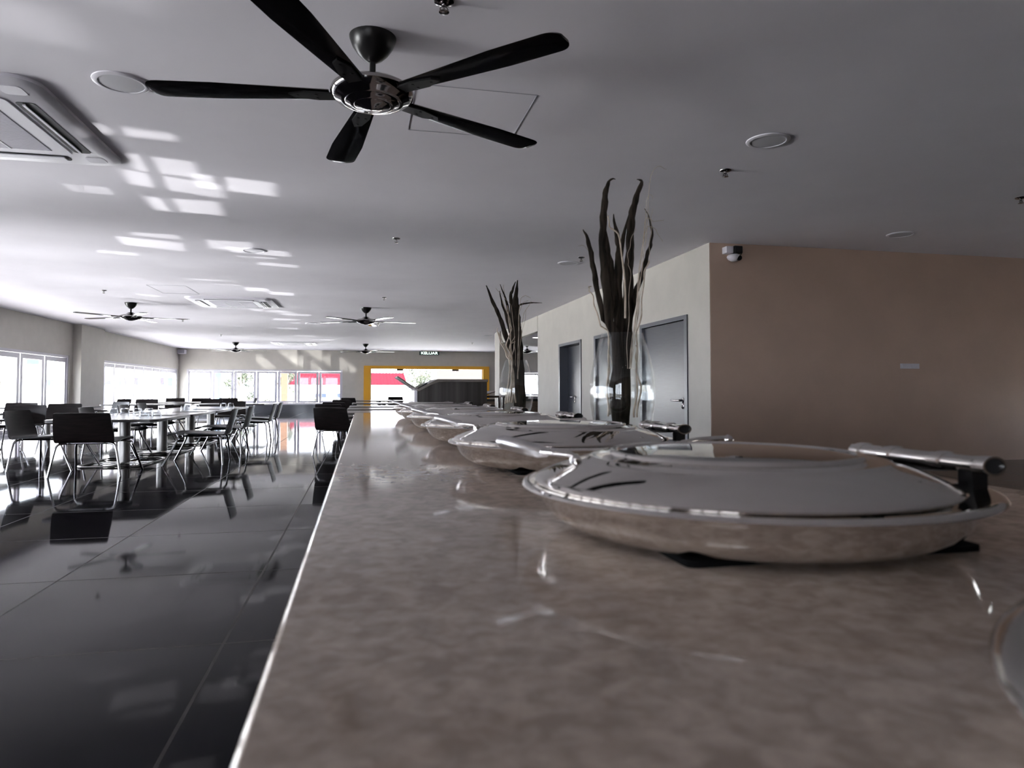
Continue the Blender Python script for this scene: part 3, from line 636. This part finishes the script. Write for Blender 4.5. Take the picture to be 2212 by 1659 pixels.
T = Matrix.Translation((-0.315, 0, 0.232)) @ Matrix.Rotation(R(34), 4, 'Y')
MB().box(-0.205, 0.0, ya + 0.05, yb - 0.05, -0.007, 0.007, M=T).build('open_lid', M_TUBE, t, bevel=0.004)
T = Matrix.Translation((-0.30, 0, 0.236)) @ Matrix.Rotation(R(-29), 4, 'Y')
MB().box(0.0, 0.10, ya + 0.06, yb - 0.06, 0.0, 0.010, M=T).build('sloping_window', M_LIDGLASS, t, smooth=0)
T = Matrix.Translation((0.325, 0, 0.18)) @ Matrix.Rotation(R(-18), 4, 'Y')
MB().box(0.0, 0.10, ya + 0.1, yb - 0.1, -0.006, 0.006, M=T).build('side_flap', M_TUBE, t, bevel=0.004)

# ================================================================ tables
ZT = 0.635
def make_table(L=1.83, Wd=1.32, ring=True):
    t = empty('dining_table')
    MB().prism(rrect(-Wd / 2, Wd / 2, -L / 2, L / 2, 0.10), ZT - 0.012, ZT).build('tabletop', M_TOP, t, bevel=0.003, smooth=30)
    MB().prism(rrect(-Wd / 2 + 0.002, Wd / 2 - 0.002, -L / 2 + 0.002, L / 2 - 0.002, 0.10), ZT - 0.035, ZT - 0.0125).build('table_edge', M_TOPEDGE, t, smooth=30)
    MB().lathe([(0.078, 0.012), (0.078, ZT - 0.05), (0.2, ZT - 0.045), (0.2, ZT - 0.036)], 28).build('pedestal', M_BRUSH, t)
    MB().tube([(x, y, 0.014) for x, y in rrect(-0.4, 0.4, -0.6, 0.6, 0.16)], 0.013, 8, closed=True).build('base_ring', M_TUBE, t)
    b = MB().box(-0.4, 0.4, -0.02, 0.02, 0.004, 0.02); b.box(-0.02, 0.02, -0.6, 0.6, 0.004, 0.02)
    b.build('base_cross', M_TUBE, t, smooth=0)
    return t
tab0 = make_table()
TABS = [(-3.22, 10.45, 0, 'nearest table of the long left row, closest to the camera'), (-3.22, 12.30, 0, 'second table of the long left row'),
        (-3.22, 14.15, 0, 'third table of the long left row'), (-3.22, 16.0, 0, 'last table of the long left row'),
        (-6.6, 13.0, 90, 'table behind the left row, nearest the big left window'), (-7.0, 17.5, 90, 'table by the beige pier at the left wall'),
        (-5.9, 20.7, 90, 'far table left of the back window aisle'), (-3.6, 20.9, 90, 'far table at the back of the left row'), (-5.3, 23.7, 90, 'farthest left table near the back windows'),
        (0.62, 12.35, 90, 'nearest table behind the counter end on the right'), (0.62, 14.45, 90, 'second table behind the counter end on the right'),
        (0.62, 16.7, 90, 'third table behind the counter end on the right'), (0.62, 21.0, 90, 'fourth table behind the counter end on the right'), (0.62, 26.4, 90, 'farthest table before the yellow entrance')]
for i, (x, y, a, lab) in enumerate(TABS):
    o = tab0 if i == 0 else copy_tree(tab0)
    o.location = (x, y, 0); o.rotation_euler = (0, 0, R(a)); tag(o, lab, 'table', 'rectangular dining tables with steel pedestals')

# ================================================================ chairs
def make_chair():
    t = empty('dining_chair')                              # faces +Y
    pr = [(0.43, 0.388, 0.285), (0.41, 0.408, 0.295), (0.35, 0.420, 0.30), (0.18, 0.420, 0.302), (0.0, 0.410, 0.305), (-0.17, 0.398, 0.31), (-0.26, 0.398, 0.312)]
    bk = [(-0.262, 0.3985, 0.312), (-0.295, 0.407, 0.318), (-0.318, 0.435, 0.322), (-0.340, 0.50, 0.32), (-0.364, 0.57, 0.314), (-0.388, 0.66, 0.305), (-0.403, 0.725, 0.30), (-0.408, 0.738, 0.292), (-0.41, 0.744, 0.272)]
    def shell(pts, name):
        secs = []; th = 0.007
        for i, (y, z, hw_) in enumerate(pts):
            a, b_ = pts[max(i - 1, 0)], pts[min(i + 1, len(pts) - 1)]
            ty, tz = b_[0] - a[0], b_[1] - a[1]; l = math.hypot(ty, tz); ny, nz = tz / l, -ty / l
            up = []; dn = []
            for k in range(9):
                u = -1 + k / 4; c = 0.028 * u * u if name == 'backrest' else 0.010 * u * u
                c *= min(1, i / 3) if name == 'backrest' else 1
                up.append((u * hw_, y - ny * (th) + (c if name == 'backrest' else 0), z - nz * th + (c if name == 'seat' else 0)))
                dn.append((u * hw_, y + ny * (th) + (c if name == 'backrest' else 0), z + nz * th + (c if name == 'seat' else 0)))
            secs.append(up + dn[::-1])
        return MB().loft(secs).build(name, M_SHELL, t, smooth=50)
    shell(pr, 'seat'); shell(bk, 'backrest')
    for sx_ in (-1, 1):
        for y_, fy in ((0.26, 0.46), (-0.2, -0.28)):
            MB().tube(smoothpath([(0.22 * sx_, y_, 0.387), (0.275 * sx_, y_ + 0.02 * (1 if y_ > 0 else -1), 0.38), (0.305 * sx_, y_ + 0.035 * (1 if y_ > 0 else -1), 0.365), (0.33 * sx_, y_ + 0.05 * (1 if y_ > 0 else -1), 0.30), (0.385 * sx_, fy, 0.0)], 4), 0.0135, 10).build('leg', M_LEG, t)
    f = MB()
    for y_ in (0.26, -0.2): f.tube([(-0.23, y_, 0.387), (0.23, y_, 0.387)], 0.0135, 10)
    for x in (-0.19, 0.19): f.tube([(x, -0.2, 0.385), (x, 0.26, 0.385)], 0.012, 8)
    f.build('seat_frame', M_LEG, t)
    for sx_ in (-1, 1):
        for y_ in (0.26, -0.2):
            MB().lathe([(0.018, 0.385), (0.018, 0.402)], 10, (0.19 * sx_, y_, 0)).build('seat_pad', M_BLACKP, t)
    return t
ch0 = make_chair()
G = 'dark moulded dining chairs with chrome legs'
CH = [(-3.13, 9.12, 88, 'dark chair seen square from behind at the near end of the left row'),
      (-3.95, 9.93, -4, 'dark chair at the left border turned sideways beside the nearest table'),
      (-2.13, 10.25, 183, 'nearest dark chair on the aisle side of the left row, seen in profile'),
      (-2.15, 11.9, 181, 'second dark chair on the aisle side of the left row'),
      (-2.05, 14.1, 182, 'third dark chair on the aisle side of the left row'),
      (-2.1, 15.6, 180, 'fourth dark chair on the aisle side of the left row'),
      (-3.76, 11.65, 0, 'dark chair on the window side of the second table in the left row'),
      (-3.84, 13.6, 2, 'dark chair on the window side of the third table in the left row'),
      (-4.12, 15.6, 0, 'dark chair on the window side of the last table in the left row'),
      (-4.5, 22.1, 270, 'far chair facing the camera before the back window, third from the left'),
      (-3.1, 17.5, 270, 'dark chair facing the camera across the far end of the left row'),
      (-5.71, 14.65, 268, 'black chair half hidden behind the nearest chair, on the window side'),
      (-7.03, 16.0, 270, 'dark chair behind the table nearest the big left window'),
      (-5.83, 13.35, 262, 'greyish chair back catching window light at the left border'),
      (-6.25, 21.9, 272, 'brownish far chair in front of the second left window, left one'),
      (-5.61, 16.9, 230, 'tilted chair back in front of the second left window, left of the brownish ones'),
      (-6.28, 25.1, 268, 'brownish far chair in front of the second left window, right one'),
      (-5.42, 25.0, 270, 'far chair facing the camera before the back window, leftmost'),
      (-4.49, 24.8, 272, 'far chair facing the camera before the back window, rightmost'),
      (-7.32, 22.7, 235, 'tiny greyish chair back peeking up in front of the second left window'),
      (-4.15, 26.3, 182, 'lone far chair seen in profile before the back window'),
      (-0.27, 11.05, 56, 'nearest black chair seen from behind beside the counter end'),
      (-0.42, 13.8, 55, 'second black chair in the line beside the counter end'),
      (-0.4, 15.9, 55, 'third black chair in the line beside the counter end'),
      (-0.36, 20.1, 55, 'fourth black chair in the line beside the counter end'),
      (-0.28, 25.5, 55, 'farthest black chair in the line beside the counter end'),
      (1.35, 28.6, 270, 'black far chair behind the right tables, left of the steel machine'),
      (2.2, 28.7, 262, 'black far chair close beside the steel machine')]
for i, (x, y, a, lab) in enumerate(CH):
    o = ch0 if i == 0 else copy_tree(ch0)
    o.location = (x, y, 0); o.rotation_euler = (0, 0, R(a - 90)); tag(o, lab, 'chair', G)

# ---------------------------------------------------------------- upturned tumblers and menus on the tables
def make_tumbler():
    o = [(0.066, 0.0), (0.068, 0.004), (0.062, 0.05), (0.054, 0.09), (0.050, 0.095)]
    i = [(0.045, 0.085), (0.055, 0.05), (0.062, 0.0)]
    return MB().lathe([(0.062, 0.0)] + o + [(0.0005, 0.096), (0.0005, 0.085)] + i, 24, close=False).build('tumbler', M_TUMBLER, smooth=50)
g0 = make_tumbler(); first = True
for x, y, lab in [(-3.72, 11.55, 'window side of the second left table'), (-3.0, 10.55, 'nearest left table'), (-3.35, 11.45, 'near end of the second left table'),
                  (-3.1, 13.2, 'near end of the third left table'), (-3.35, 14.5, 'far end of the third left table'), (-2.95, 15.9, 'last table of the left row')]:
    for k, dx in enumerate((0, 0.145)):
        o = g0 if first else g0.copy()
        if not first: COL.objects.link(o)
        first = False
        o.location = (x + dx, y + 0.05 * k, ZT)
        tag(o, 'upturned clear tumbler, %s of the pair on the %s' % (('left', 'right')[k], lab), 'glass', 'upturned tumblers on the left tables')
mm = MB().box(-0.24, 0.24, -0.17, 0.17, 0, 0.006).build('placemat', M_TOPEDGE, smooth=0); first = True
for x, y, lab in [(-2.95, 11.0, 'aisle side of the nearest table'), (-3.55, 12.25, 'window side of the second table'), (-2.9, 12.75, 'aisle side of the second table'),
                  (-2.95, 14.4, 'aisle side of the third table')]:
    o = mm if first else mm.copy()
    if not first: COL.objects.link(o)
    first = False
    o.location = (x, y, ZT); tag(o, 'dark flat placemat on the %s' % lab, 'placemat', 'dark placemats on the left tables')

# ---------------------------------------------------------------- sideboard in the annex
t = empty('sideboard', (5.1, 24.4, 0)); tag(t, 'brown sideboard with dark top seen past the pillar', 'sideboard')
MB().box(-1.1, 1.4, -0.3, 0.3, 0, 0.62).build('cabinet', M_WOOD, t, smooth=0)
MB().box(-1.15, 1.45, -0.34, 0.34, 0.62, 0.70).build('sideboard_top', M_BLACKP, t, smooth=0)
tag(MB().box(5.62, 5.88, 24.2, 24.5, 0.70, 0.80).build('black_box', M_BLACKP, bevel=0.01), 'small black box standing on the annex sideboard', 'box')
tag(MB().box(5.92, 6.3, 24.2, 24.5, 0.70, 0.79).build('grey_box', M_GREYP, bevel=0.01), 'small grey box standing on the annex sideboard at right', 'box')
t = empty('bar_table', (4.0, 20.6, 0)); tag(t, 'dark wooden bar table beside the yellow entrance', 'table')
MB().box(-0.75, 0.22, -0.4, 0.4, 0.79, 0.85).build('tabletop', M_SHELL, t, smooth=0)
for x in (-0.68, 0.15):
    for y in (-0.33, 0.33): MB().box(x - 0.03, x + 0.03, y - 0.03, y + 0.03, 0, 0.79).build('leg', M_SHELL, t, smooth=0)
# ================================================================ outdoors
M_GROUND = mottle(mat('pale paving', (0.5, 0.49, 0.47), 0.8), (0.66, 0.65, 0.63), (0.76, 0.75, 0.73), 0.6)
M_PLASTER = mat('white plaster', (0.8, 0.79, 0.78), 0.8)
M_BLUEG = mat('blue window glass', (0.022, 0.032, 0.055), 0.15)
M_RED = mottle(mat('red sheet roof', (0.05, 0.007, 0.012), 1.0, spec=0.0), (0.044, 0.006, 0.010), (0.058, 0.009, 0.014), 3, stretch=(8, 1, 1))
M_BLUE = mat('blue paint', (0.018, 0.036, 0.06), 0.6)
M_ORANGE = mat('orange paint', (0.062, 0.026, 0.010), 0.6)
M_LEAF = mottle(mat('leaf green', (0.14, 0.22, 0.07), 0.6), (0.012, 0.018, 0.007), (0.042, 0.052, 0.024), 3)
M_LEAFY = mottle(mat('yellow green leaf', (0.3, 0.33, 0.1), 0.6), (0.022, 0.026, 0.010), (0.045, 0.046, 0.02), 3)
M_TRUNK = mat('grey trunk', (0.12, 0.10, 0.08), 0.8)
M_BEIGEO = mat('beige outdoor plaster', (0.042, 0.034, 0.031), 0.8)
struct('ground', MB().box(-90, 60, -30, 130, -0.6, -0.21), M_GROUND, label='sunlit pale paving outside', smooth=0)

M_STRIP = mottle(mat('grey terrace', (0.2, 0.2, 0.2), 0.8), (0.40, 0.395, 0.39), (0.46, 0.455, 0.45), 0.8)
struct('added_strip', MB().box(-13.5, -8.5, -12, 40, -0.21, -0.14), M_STRIP, label='grey ground strip added outside the left windows to dim the ceiling', smooth=0)  # darker strip added to cut ground light on the ceiling by the windows
struct('added_strip_far', MB().box(-8.5, 13.5, 34.5, 38.5, -0.21, -0.14), M_STRIP, label='grey ground strip added outside the far windows to dim the ceiling', smooth=0)  # same darker strip added along the far wall to cut ground light

M_DARKGROUND = mottle(mat('dark ground', (0.08, 0.08, 0.08), 0.9), (0.07, 0.07, 0.07), (0.10, 0.10, 0.10), 0.8)
struct('added_dark_ground', MB().box(-60, -8.5, -29, 0.8, -0.21, -0.12).box(-8.5, 40, -29, -5.3, -0.21, -0.12), M_DARKGROUND, label='dark ground added behind and left of the camera to cut light, out of view', smooth=0)  # unseen dark ground, added so less light bounces to the near ceiling

def house(x0, x1, y, z1, wins, name, lab, depth=8, m_=None):
    t = empty(name, ((x0 + x1) / 2, y, -0.21)); tag(t, lab, 'building'); xc = (x0 + x1) / 2
    MB().box(x0 - xc, x1 - xc, 0, depth, 0, z1).build('walls', m_ or M_PLASTER, t, smooth=0)
    MB().box(x0 - xc - 0.2, x1 - xc + 0.2, -0.2, depth + 0.2, z1, z1 + 0.2).build('roof_edge', M_PLASTER, t, smooth=0)
    for a, b_, c, d in wins:
        wn = MB(); A, B = a - xc, b_ - xc
        wn.box(A - 0.05, B + 0.05, -0.06, 0.0, c - 0.05, d + 0.05)
        s = wn.build('window', M_WHITE, t, smooth=0)
        MB().box(A, B, -0.07, -0.06, c, d).build('pane', M_BLUEG, s, smooth=0)
    return t
wl = [(-29.5, -28.2, 3.3, 3.95), (-25.9, -25.0, 3.3, 3.9), (-29.3, -28.4, 1.7, 2.3), (-27.2, -26.5, 1.9, 2.2), (-24.6, -23.6, 1.6, 2.1)]
wl += [(x, x + 0.5, 1.6, 2.25) for x in (-20.0, -18.9, -18.0, -16.1, -15.5, -14.2)] + [(x, x + 0.5, 0.2, 0.8) for x in (-19.7, -18.4, -16.9, -15.0)]
house(-33, -21.5, 61, 6.0, wl[:5], 'house', 'white house with bluish windows outside the big left window')
house(-20.9, -12.9, 60, 6.0, wl[5:], 'house', 'white house with small windows outside the second left window')
t = empty('warehouse', (-1.7, 62, -0.21)); tag(t, 'low white warehouse with a red sheet roof outside the far wall', 'building')
MB().box(-5.2, 5.3, 0.3, 8, 0, 1.9).build('walls', M_PLASTER, t, smooth=0)
m = MB(); m.loft([[(-5.5, -0.3, 1.72), (5.6, -0.3, 1.72), (5.6, -0.3, 1.78), (-5.5, -0.3, 1.78)], [(-5.5, 5, 2.85), (5.6, 5, 2.85), (5.6, 5, 2.91), (-5.5, 5, 2.91)]])
for i in range(36):
    x = -5.4 + i * 0.31
    m.loft([[(x, -0.3, 1.78), (x + 0.08, -0.3, 1.78), (x + 0.08, -0.3, 1.82), (x, -0.3, 1.82)], [(x, 5, 2.91), (x + 0.08, 5, 2.91), (x + 0.08, 5, 2.95), (x, 5, 2.95)]])
m.build('roof', M_RED, t, smooth=0)
for x in (-2.3, -0.9): MB().box(x, x + 0.9, 0.22, 0.3, 0.6, 0.95).build('window', M_BLUEG, t, smooth=0)
house(4.55, 8.3, 43, 3.4, [], 'kiosk', 'beige building side seen through the yellow entrance', 4, M_BEIGEO)
def post(name, x, y, w_, h, m_, lab):
    t = empty(name, (x, y, -0.21)); tag(t, lab, 'pillar')
    MB().box(-w_ / 2, w_ / 2, -w_ / 2, w_ / 2, 0.15, h).build('shaft', m_, t, smooth=0)
    MB().box(-w_ / 2 - 0.08, w_ / 2 + 0.08, -w_ / 2 - 0.08, w_ / 2 + 0.08, 0, 0.15).build('footing', M_PLASTER, t, smooth=0)
post('painted_pillar', -8.5, 44, 0.42, 4.0, M_BLUE, 'blue painted pillar outside the far windows')
post('painted_pillar', -4.66, 44, 0.38, 4.0, M_ORANGE, 'orange painted pillar outside the far windows')
t = empty('banner', (-5.95, 44.5, -0.21)); tag(t, 'white upright banner on a pole outside the far windows', 'banner')
MB().tube([(0.18, 0.05, 0), (0.18, 0.05, 2.8)], 0.03, 8).build('pole', M_GREYP, t)
MB().box(-0.14, 0.14, 0, 0.02, 1.15, 2.75).build('cloth', M_PLASTER, t, smooth=0)

def plant(name, x, y, h, rad, lab, cat, m_, n=500, trunk=True, seed=1, group=None, low=0.35):
    rnd = random.Random(seed); t = empty(name, (x, y, -0.21)); tag(t, lab, cat, group)
    if trunk:
        tr = MB().tube([(0, 0, 0), (0.05, 0, h * 0.4), (-0.03, 0.05, h * 0.8)], [0.13, 0.1, 0.05], 8)
        for k in range(4):
            a = k * 1.6; tr.tube([(0, 0, h * 0.4), (rad * 0.5 * math.cos(a), rad * 0.5 * math.sin(a), h * 0.75)], [0.06, 0.025], 6)
        tr.build('trunk', M_TRUNK, t)
    f = MB()
    cl = [(rnd.uniform(-0.6, 0.6) * rad, rnd.uniform(-0.6, 0.6) * rad, h * rnd.uniform(low + 0.12, 0.85), rad * rnd.uniform(0.35, 0.6)) for _ in range(9)]
    for k in range(n):
        cx, cy, cz, cr_ = cl[k % len(cl)]
        d = Vector((rnd.gauss(0, 1), rnd.gauss(0, 1), rnd.gauss(0, 1))).normalized() * cr_ * rnd.uniform(0.55, 1.0)
        p = Vector((cx, cy, max(cz + d.z * 0.8, 0.03))) + Vector((d.x, d.y, 0))
        s_ = rnd.uniform(0.06, 0.13) * (1 if trunk else 0.7)
        a = Vector((rnd.gauss(0, 1), rnd.gauss(0, 1), rnd.gauss(0, 1))).normalized(); b_ = a.orthogonal().normalized()
        f.add([p - a * s_, p + b_ * s_ * 0.5, p + a * s_, p - b_ * s_ * 0.5], [(0, 1, 2, 3)])
    f.build('foliage', m_, t, smooth=0)
    return t
TR = 'trees outside the far windows'
plant('tree', -8.0, 49, 3.4, 1.0, 'dark green tree right of the blue pillar outside', 'tree', M_LEAF, 700, seed=2, group=TR, low=0.1)
plant('tree', -5.2, 50, 3.6, 0.9, 'dark green tree beside the white banner outside', 'tree', M_LEAF, 700, seed=3, group=TR, low=0.2)
plant('tree', 4.3, 52, 3.6, 1.5, 'broad green tree seen through the yellow entrance', 'tree', M_LEAF, 1200, seed=4, group=TR, low=0.15)
plant('tree', 14.0, 50, 3.4, 1.8, 'green tree outside the window beside the door wall', 'tree', M_LEAF, 1200, seed=5, group=TR, low=0.1)
plant('tree', -24.5, 54, 2.6, 0.9, 'yellow green tree outside the big left window', 'tree', M_LEAFY, 500, seed=6, group=TR, low=0.2)
for i, (x, y, lab) in enumerate([(-7.2, 41, 'yellowish shrub below the left pane of the far window'), (-6.1, 41.3, 'yellowish shrub below the banner outside the far window'),
        (-5.3, 40.6, 'yellowish shrub left of the orange pillar'), (-3.6, 41, 'yellowish shrub right of the orange pillar'), (-2.5, 40.6, 'yellowish shrub before the red roofed warehouse'),
        (-1.2, 41.2, 'yellowish shrub at the right end of the far window'), (1.2, 41, 'yellowish shrub seen through the yellow entrance')]):
    plant('shrub', x, y, 0.75, 0.55, lab, 'shrub', M_LEAFY, 260, False, 20 + i, 'low shrubs outside the far wall', 0.0)
t = empty('fence', (-27.5, 52, -0.21)); tag(t, 'grey picket fence outside the big left window', 'fence')
f = MB(); f.box(-3.2, 3.0, 0, 0.05, 0.3, 0.38); f.box(-3.2, 3.0, 0, 0.05, 0.8, 0.88)
f.build('rail', M_GREYP, t, smooth=0)
for i in range(24): MB().box(-3.15 + i * 0.26, -3.02 + i * 0.26, -0.03, 0.0, 0.0, 1.0).build('picket', M_GREYP, t, smooth=0)

# unseen spots added outside the windows, imitating sun patches on ceiling and back wall
def glint(src, dst, ang, power, soft=0.12, size=0.012, asp=1.0, skew=0.0, bar=0.0):
    """added spot whose pane-shaped beam imitates a patch of reflected sun"""
    d = bpy.data.lights.new('added_glint_spot', 'SPOT'); o = bpy.data.objects.new('added_glint_spot', d); COL.objects.link(o)
    o.location = src; v = Vector(dst) - Vector(src)
    o.rotation_euler = v.to_track_quat('-Z', 'Y').to_euler()
    d.energy = power * v.length ** 2; d.spot_size = R(ang * 2.2); d.spot_blend = 0.05; d.shadow_soft_size = size; d.color = (1.0, 0.98, 0.96)
    d.use_nodes = True; N, L = d.node_tree.nodes, d.node_tree.links
    tc = N.new('ShaderNodeTexCoord'); sp = N.new('ShaderNodeSeparateXYZ'); L.new(tc.outputs['Normal'], sp.inputs[0])
    def mth(op, a, b_=None):
        n = N.new('ShaderNodeMath'); n.operation = op
        for k, q in enumerate((a, b_)):
            if q is None: continue
            if isinstance(q, (int, float)): n.inputs[k].default_value = q
            else: L.new(q, n.inputs[k])
        return n.outputs[0]
    u = mth('DIVIDE', sp.outputs[0], sp.outputs[2]); w_ = mth('DIVIDE', sp.outputs[1], sp.outputs[2])
    u = mth('ADD', u, mth('MULTIPLY', w_, skew))
    t = math.tan(R(ang / 2))
    def edge(x, half):
        n = N.new('ShaderNodeMapRange'); n.interpolation_type = 'SMOOTHSTEP'; n.clamp = True
        n.inputs['From Min'].default_value = half * (1 + soft); n.inputs['From Max'].default_value = half * (1 - soft)
        L.new(mth('ABSOLUTE', x), n.inputs['Value']); return n.outputs[0]
    m = mth('MULTIPLY', edge(u, t * asp), edge(w_, t / asp))
    if bar:
        m = mth('MULTIPLY', m, mth('SUBTRACT', 1.0, mth('MULTIPLY', edge(mth('ADD', w_, t * 0.25), t * 0.12), bar)))
    L.new(m, N['Emission'].inputs['Strength'])
rnd = random.Random(11)
for x, y, ang, pw in [(-1.72, 5.8, 2.6, 1), (-1.7, 6.4, 2.2, 1), (-1.75, 6.95, 2.8, 1), (-1.2, 6.85, 2.6, 1.1), (-1.25, 7.5, 1.6, .8), (-1.85, 7.75, 3.0, 1.1), (-2.6, 7.3, 1.5, .6),
    (-2.95, 8.8, 3.0, 1), (-2.55, 9.2, 2.2, .8), (-2.75, 9.85, 3.0, 1), (-1.75, 9.75, 2.6, .9), (-1.45, 10.1, 2.6, 1), (-1.55, 10.7, 2.2, 1), (-1.3, 11.1, 1.8, .8), (-3.4, 10.6, 1.6, .9),
    (-3.9, 13.1, 2.0, 1), (-2.6, 13.1, 2.8, 1), (-2.0, 13.9, 2.2, 1), (-1.6, 14.4, 2.2, 1), (-4.3, 15.2, 1.6, .8), (-2.2, 17.6, 3.0, .9), (-1.7, 18.3, 2.6, .9), (-2.1, 19.6, 2.4, .8), (-1.6, 20.6, 2.8, .8),
    (-2.3, 22.4, 3.0, .8), (-1.7, 23.6, 3.0, .8), (-2.0, 25.4, 3.2, .8), (-1.5, 27.2, 3.0, .8), (-2.0, 29.5, 3.0, .7), (-1.75, 4.0, 2.0, .3), (-1.3, 3.6, 1.8, .25), (-2.1, 3.5, 1.6, .25)]:
    dx = 8.4 + rnd.uniform(-0.3, 0.3)
    sy = y - 0.9 + rnd.uniform(-0.35, 0.35)
    glint((min(x - dx, -9.6), sy, -0.10), (x, y, H), ang * 0.8, 24.0 * pw, 0.2 if y > 5 else 0.7, 0.012 if y > 5 else 0.03, rnd.uniform(1.15, 1.8), rnd.uniform(-0.9, 0.2), rnd.choice((0, 0.7, 0.9)))
for x, z, ang in [(-4.6, 2.35, 1.5), (-3.0, 2.5, 2.4), (-2.6, 2.2, 2.0), (-1.6, 2.55, 2.6), (-1.2, 2.3, 1.8)]:
    glint((-11.5, 24.6 + 0.5 * x, 0.4), (x, YB, z), ang * 1.5, 12.0, 0.4, 0.012, 0.8, 0.9)
# wide soft spots added outside the left windows to brighten the ceiling
for y, pw in [(3.0, 1.1), (5.5, 1.3), (8.0, 1.9), (10.5, 2.2), (13.0, 2.3), (15.5, 2.2), (18.0, 2.0), (20.5, 1.6), (27.0, 1.3)]:
    d = bpy.data.lights.new('added_fill_spot', 'SPOT'); o = bpy.data.objects.new('added_fill_spot', d); COL.objects.link(o)
    o.location = (-12.6, y - 0.3, 0.1); v = Vector((-3.4, y, H)) - Vector(o.location)
    o.rotation_euler = v.to_track_quat('-Z', 'Y').to_euler()
    d.energy = 17.0 * pw * v.length ** 2; d.spot_size = R(23); d.spot_blend = 1.0; d.shadow_soft_size = 0.9; d.color = (1.0, 0.985, 0.99)
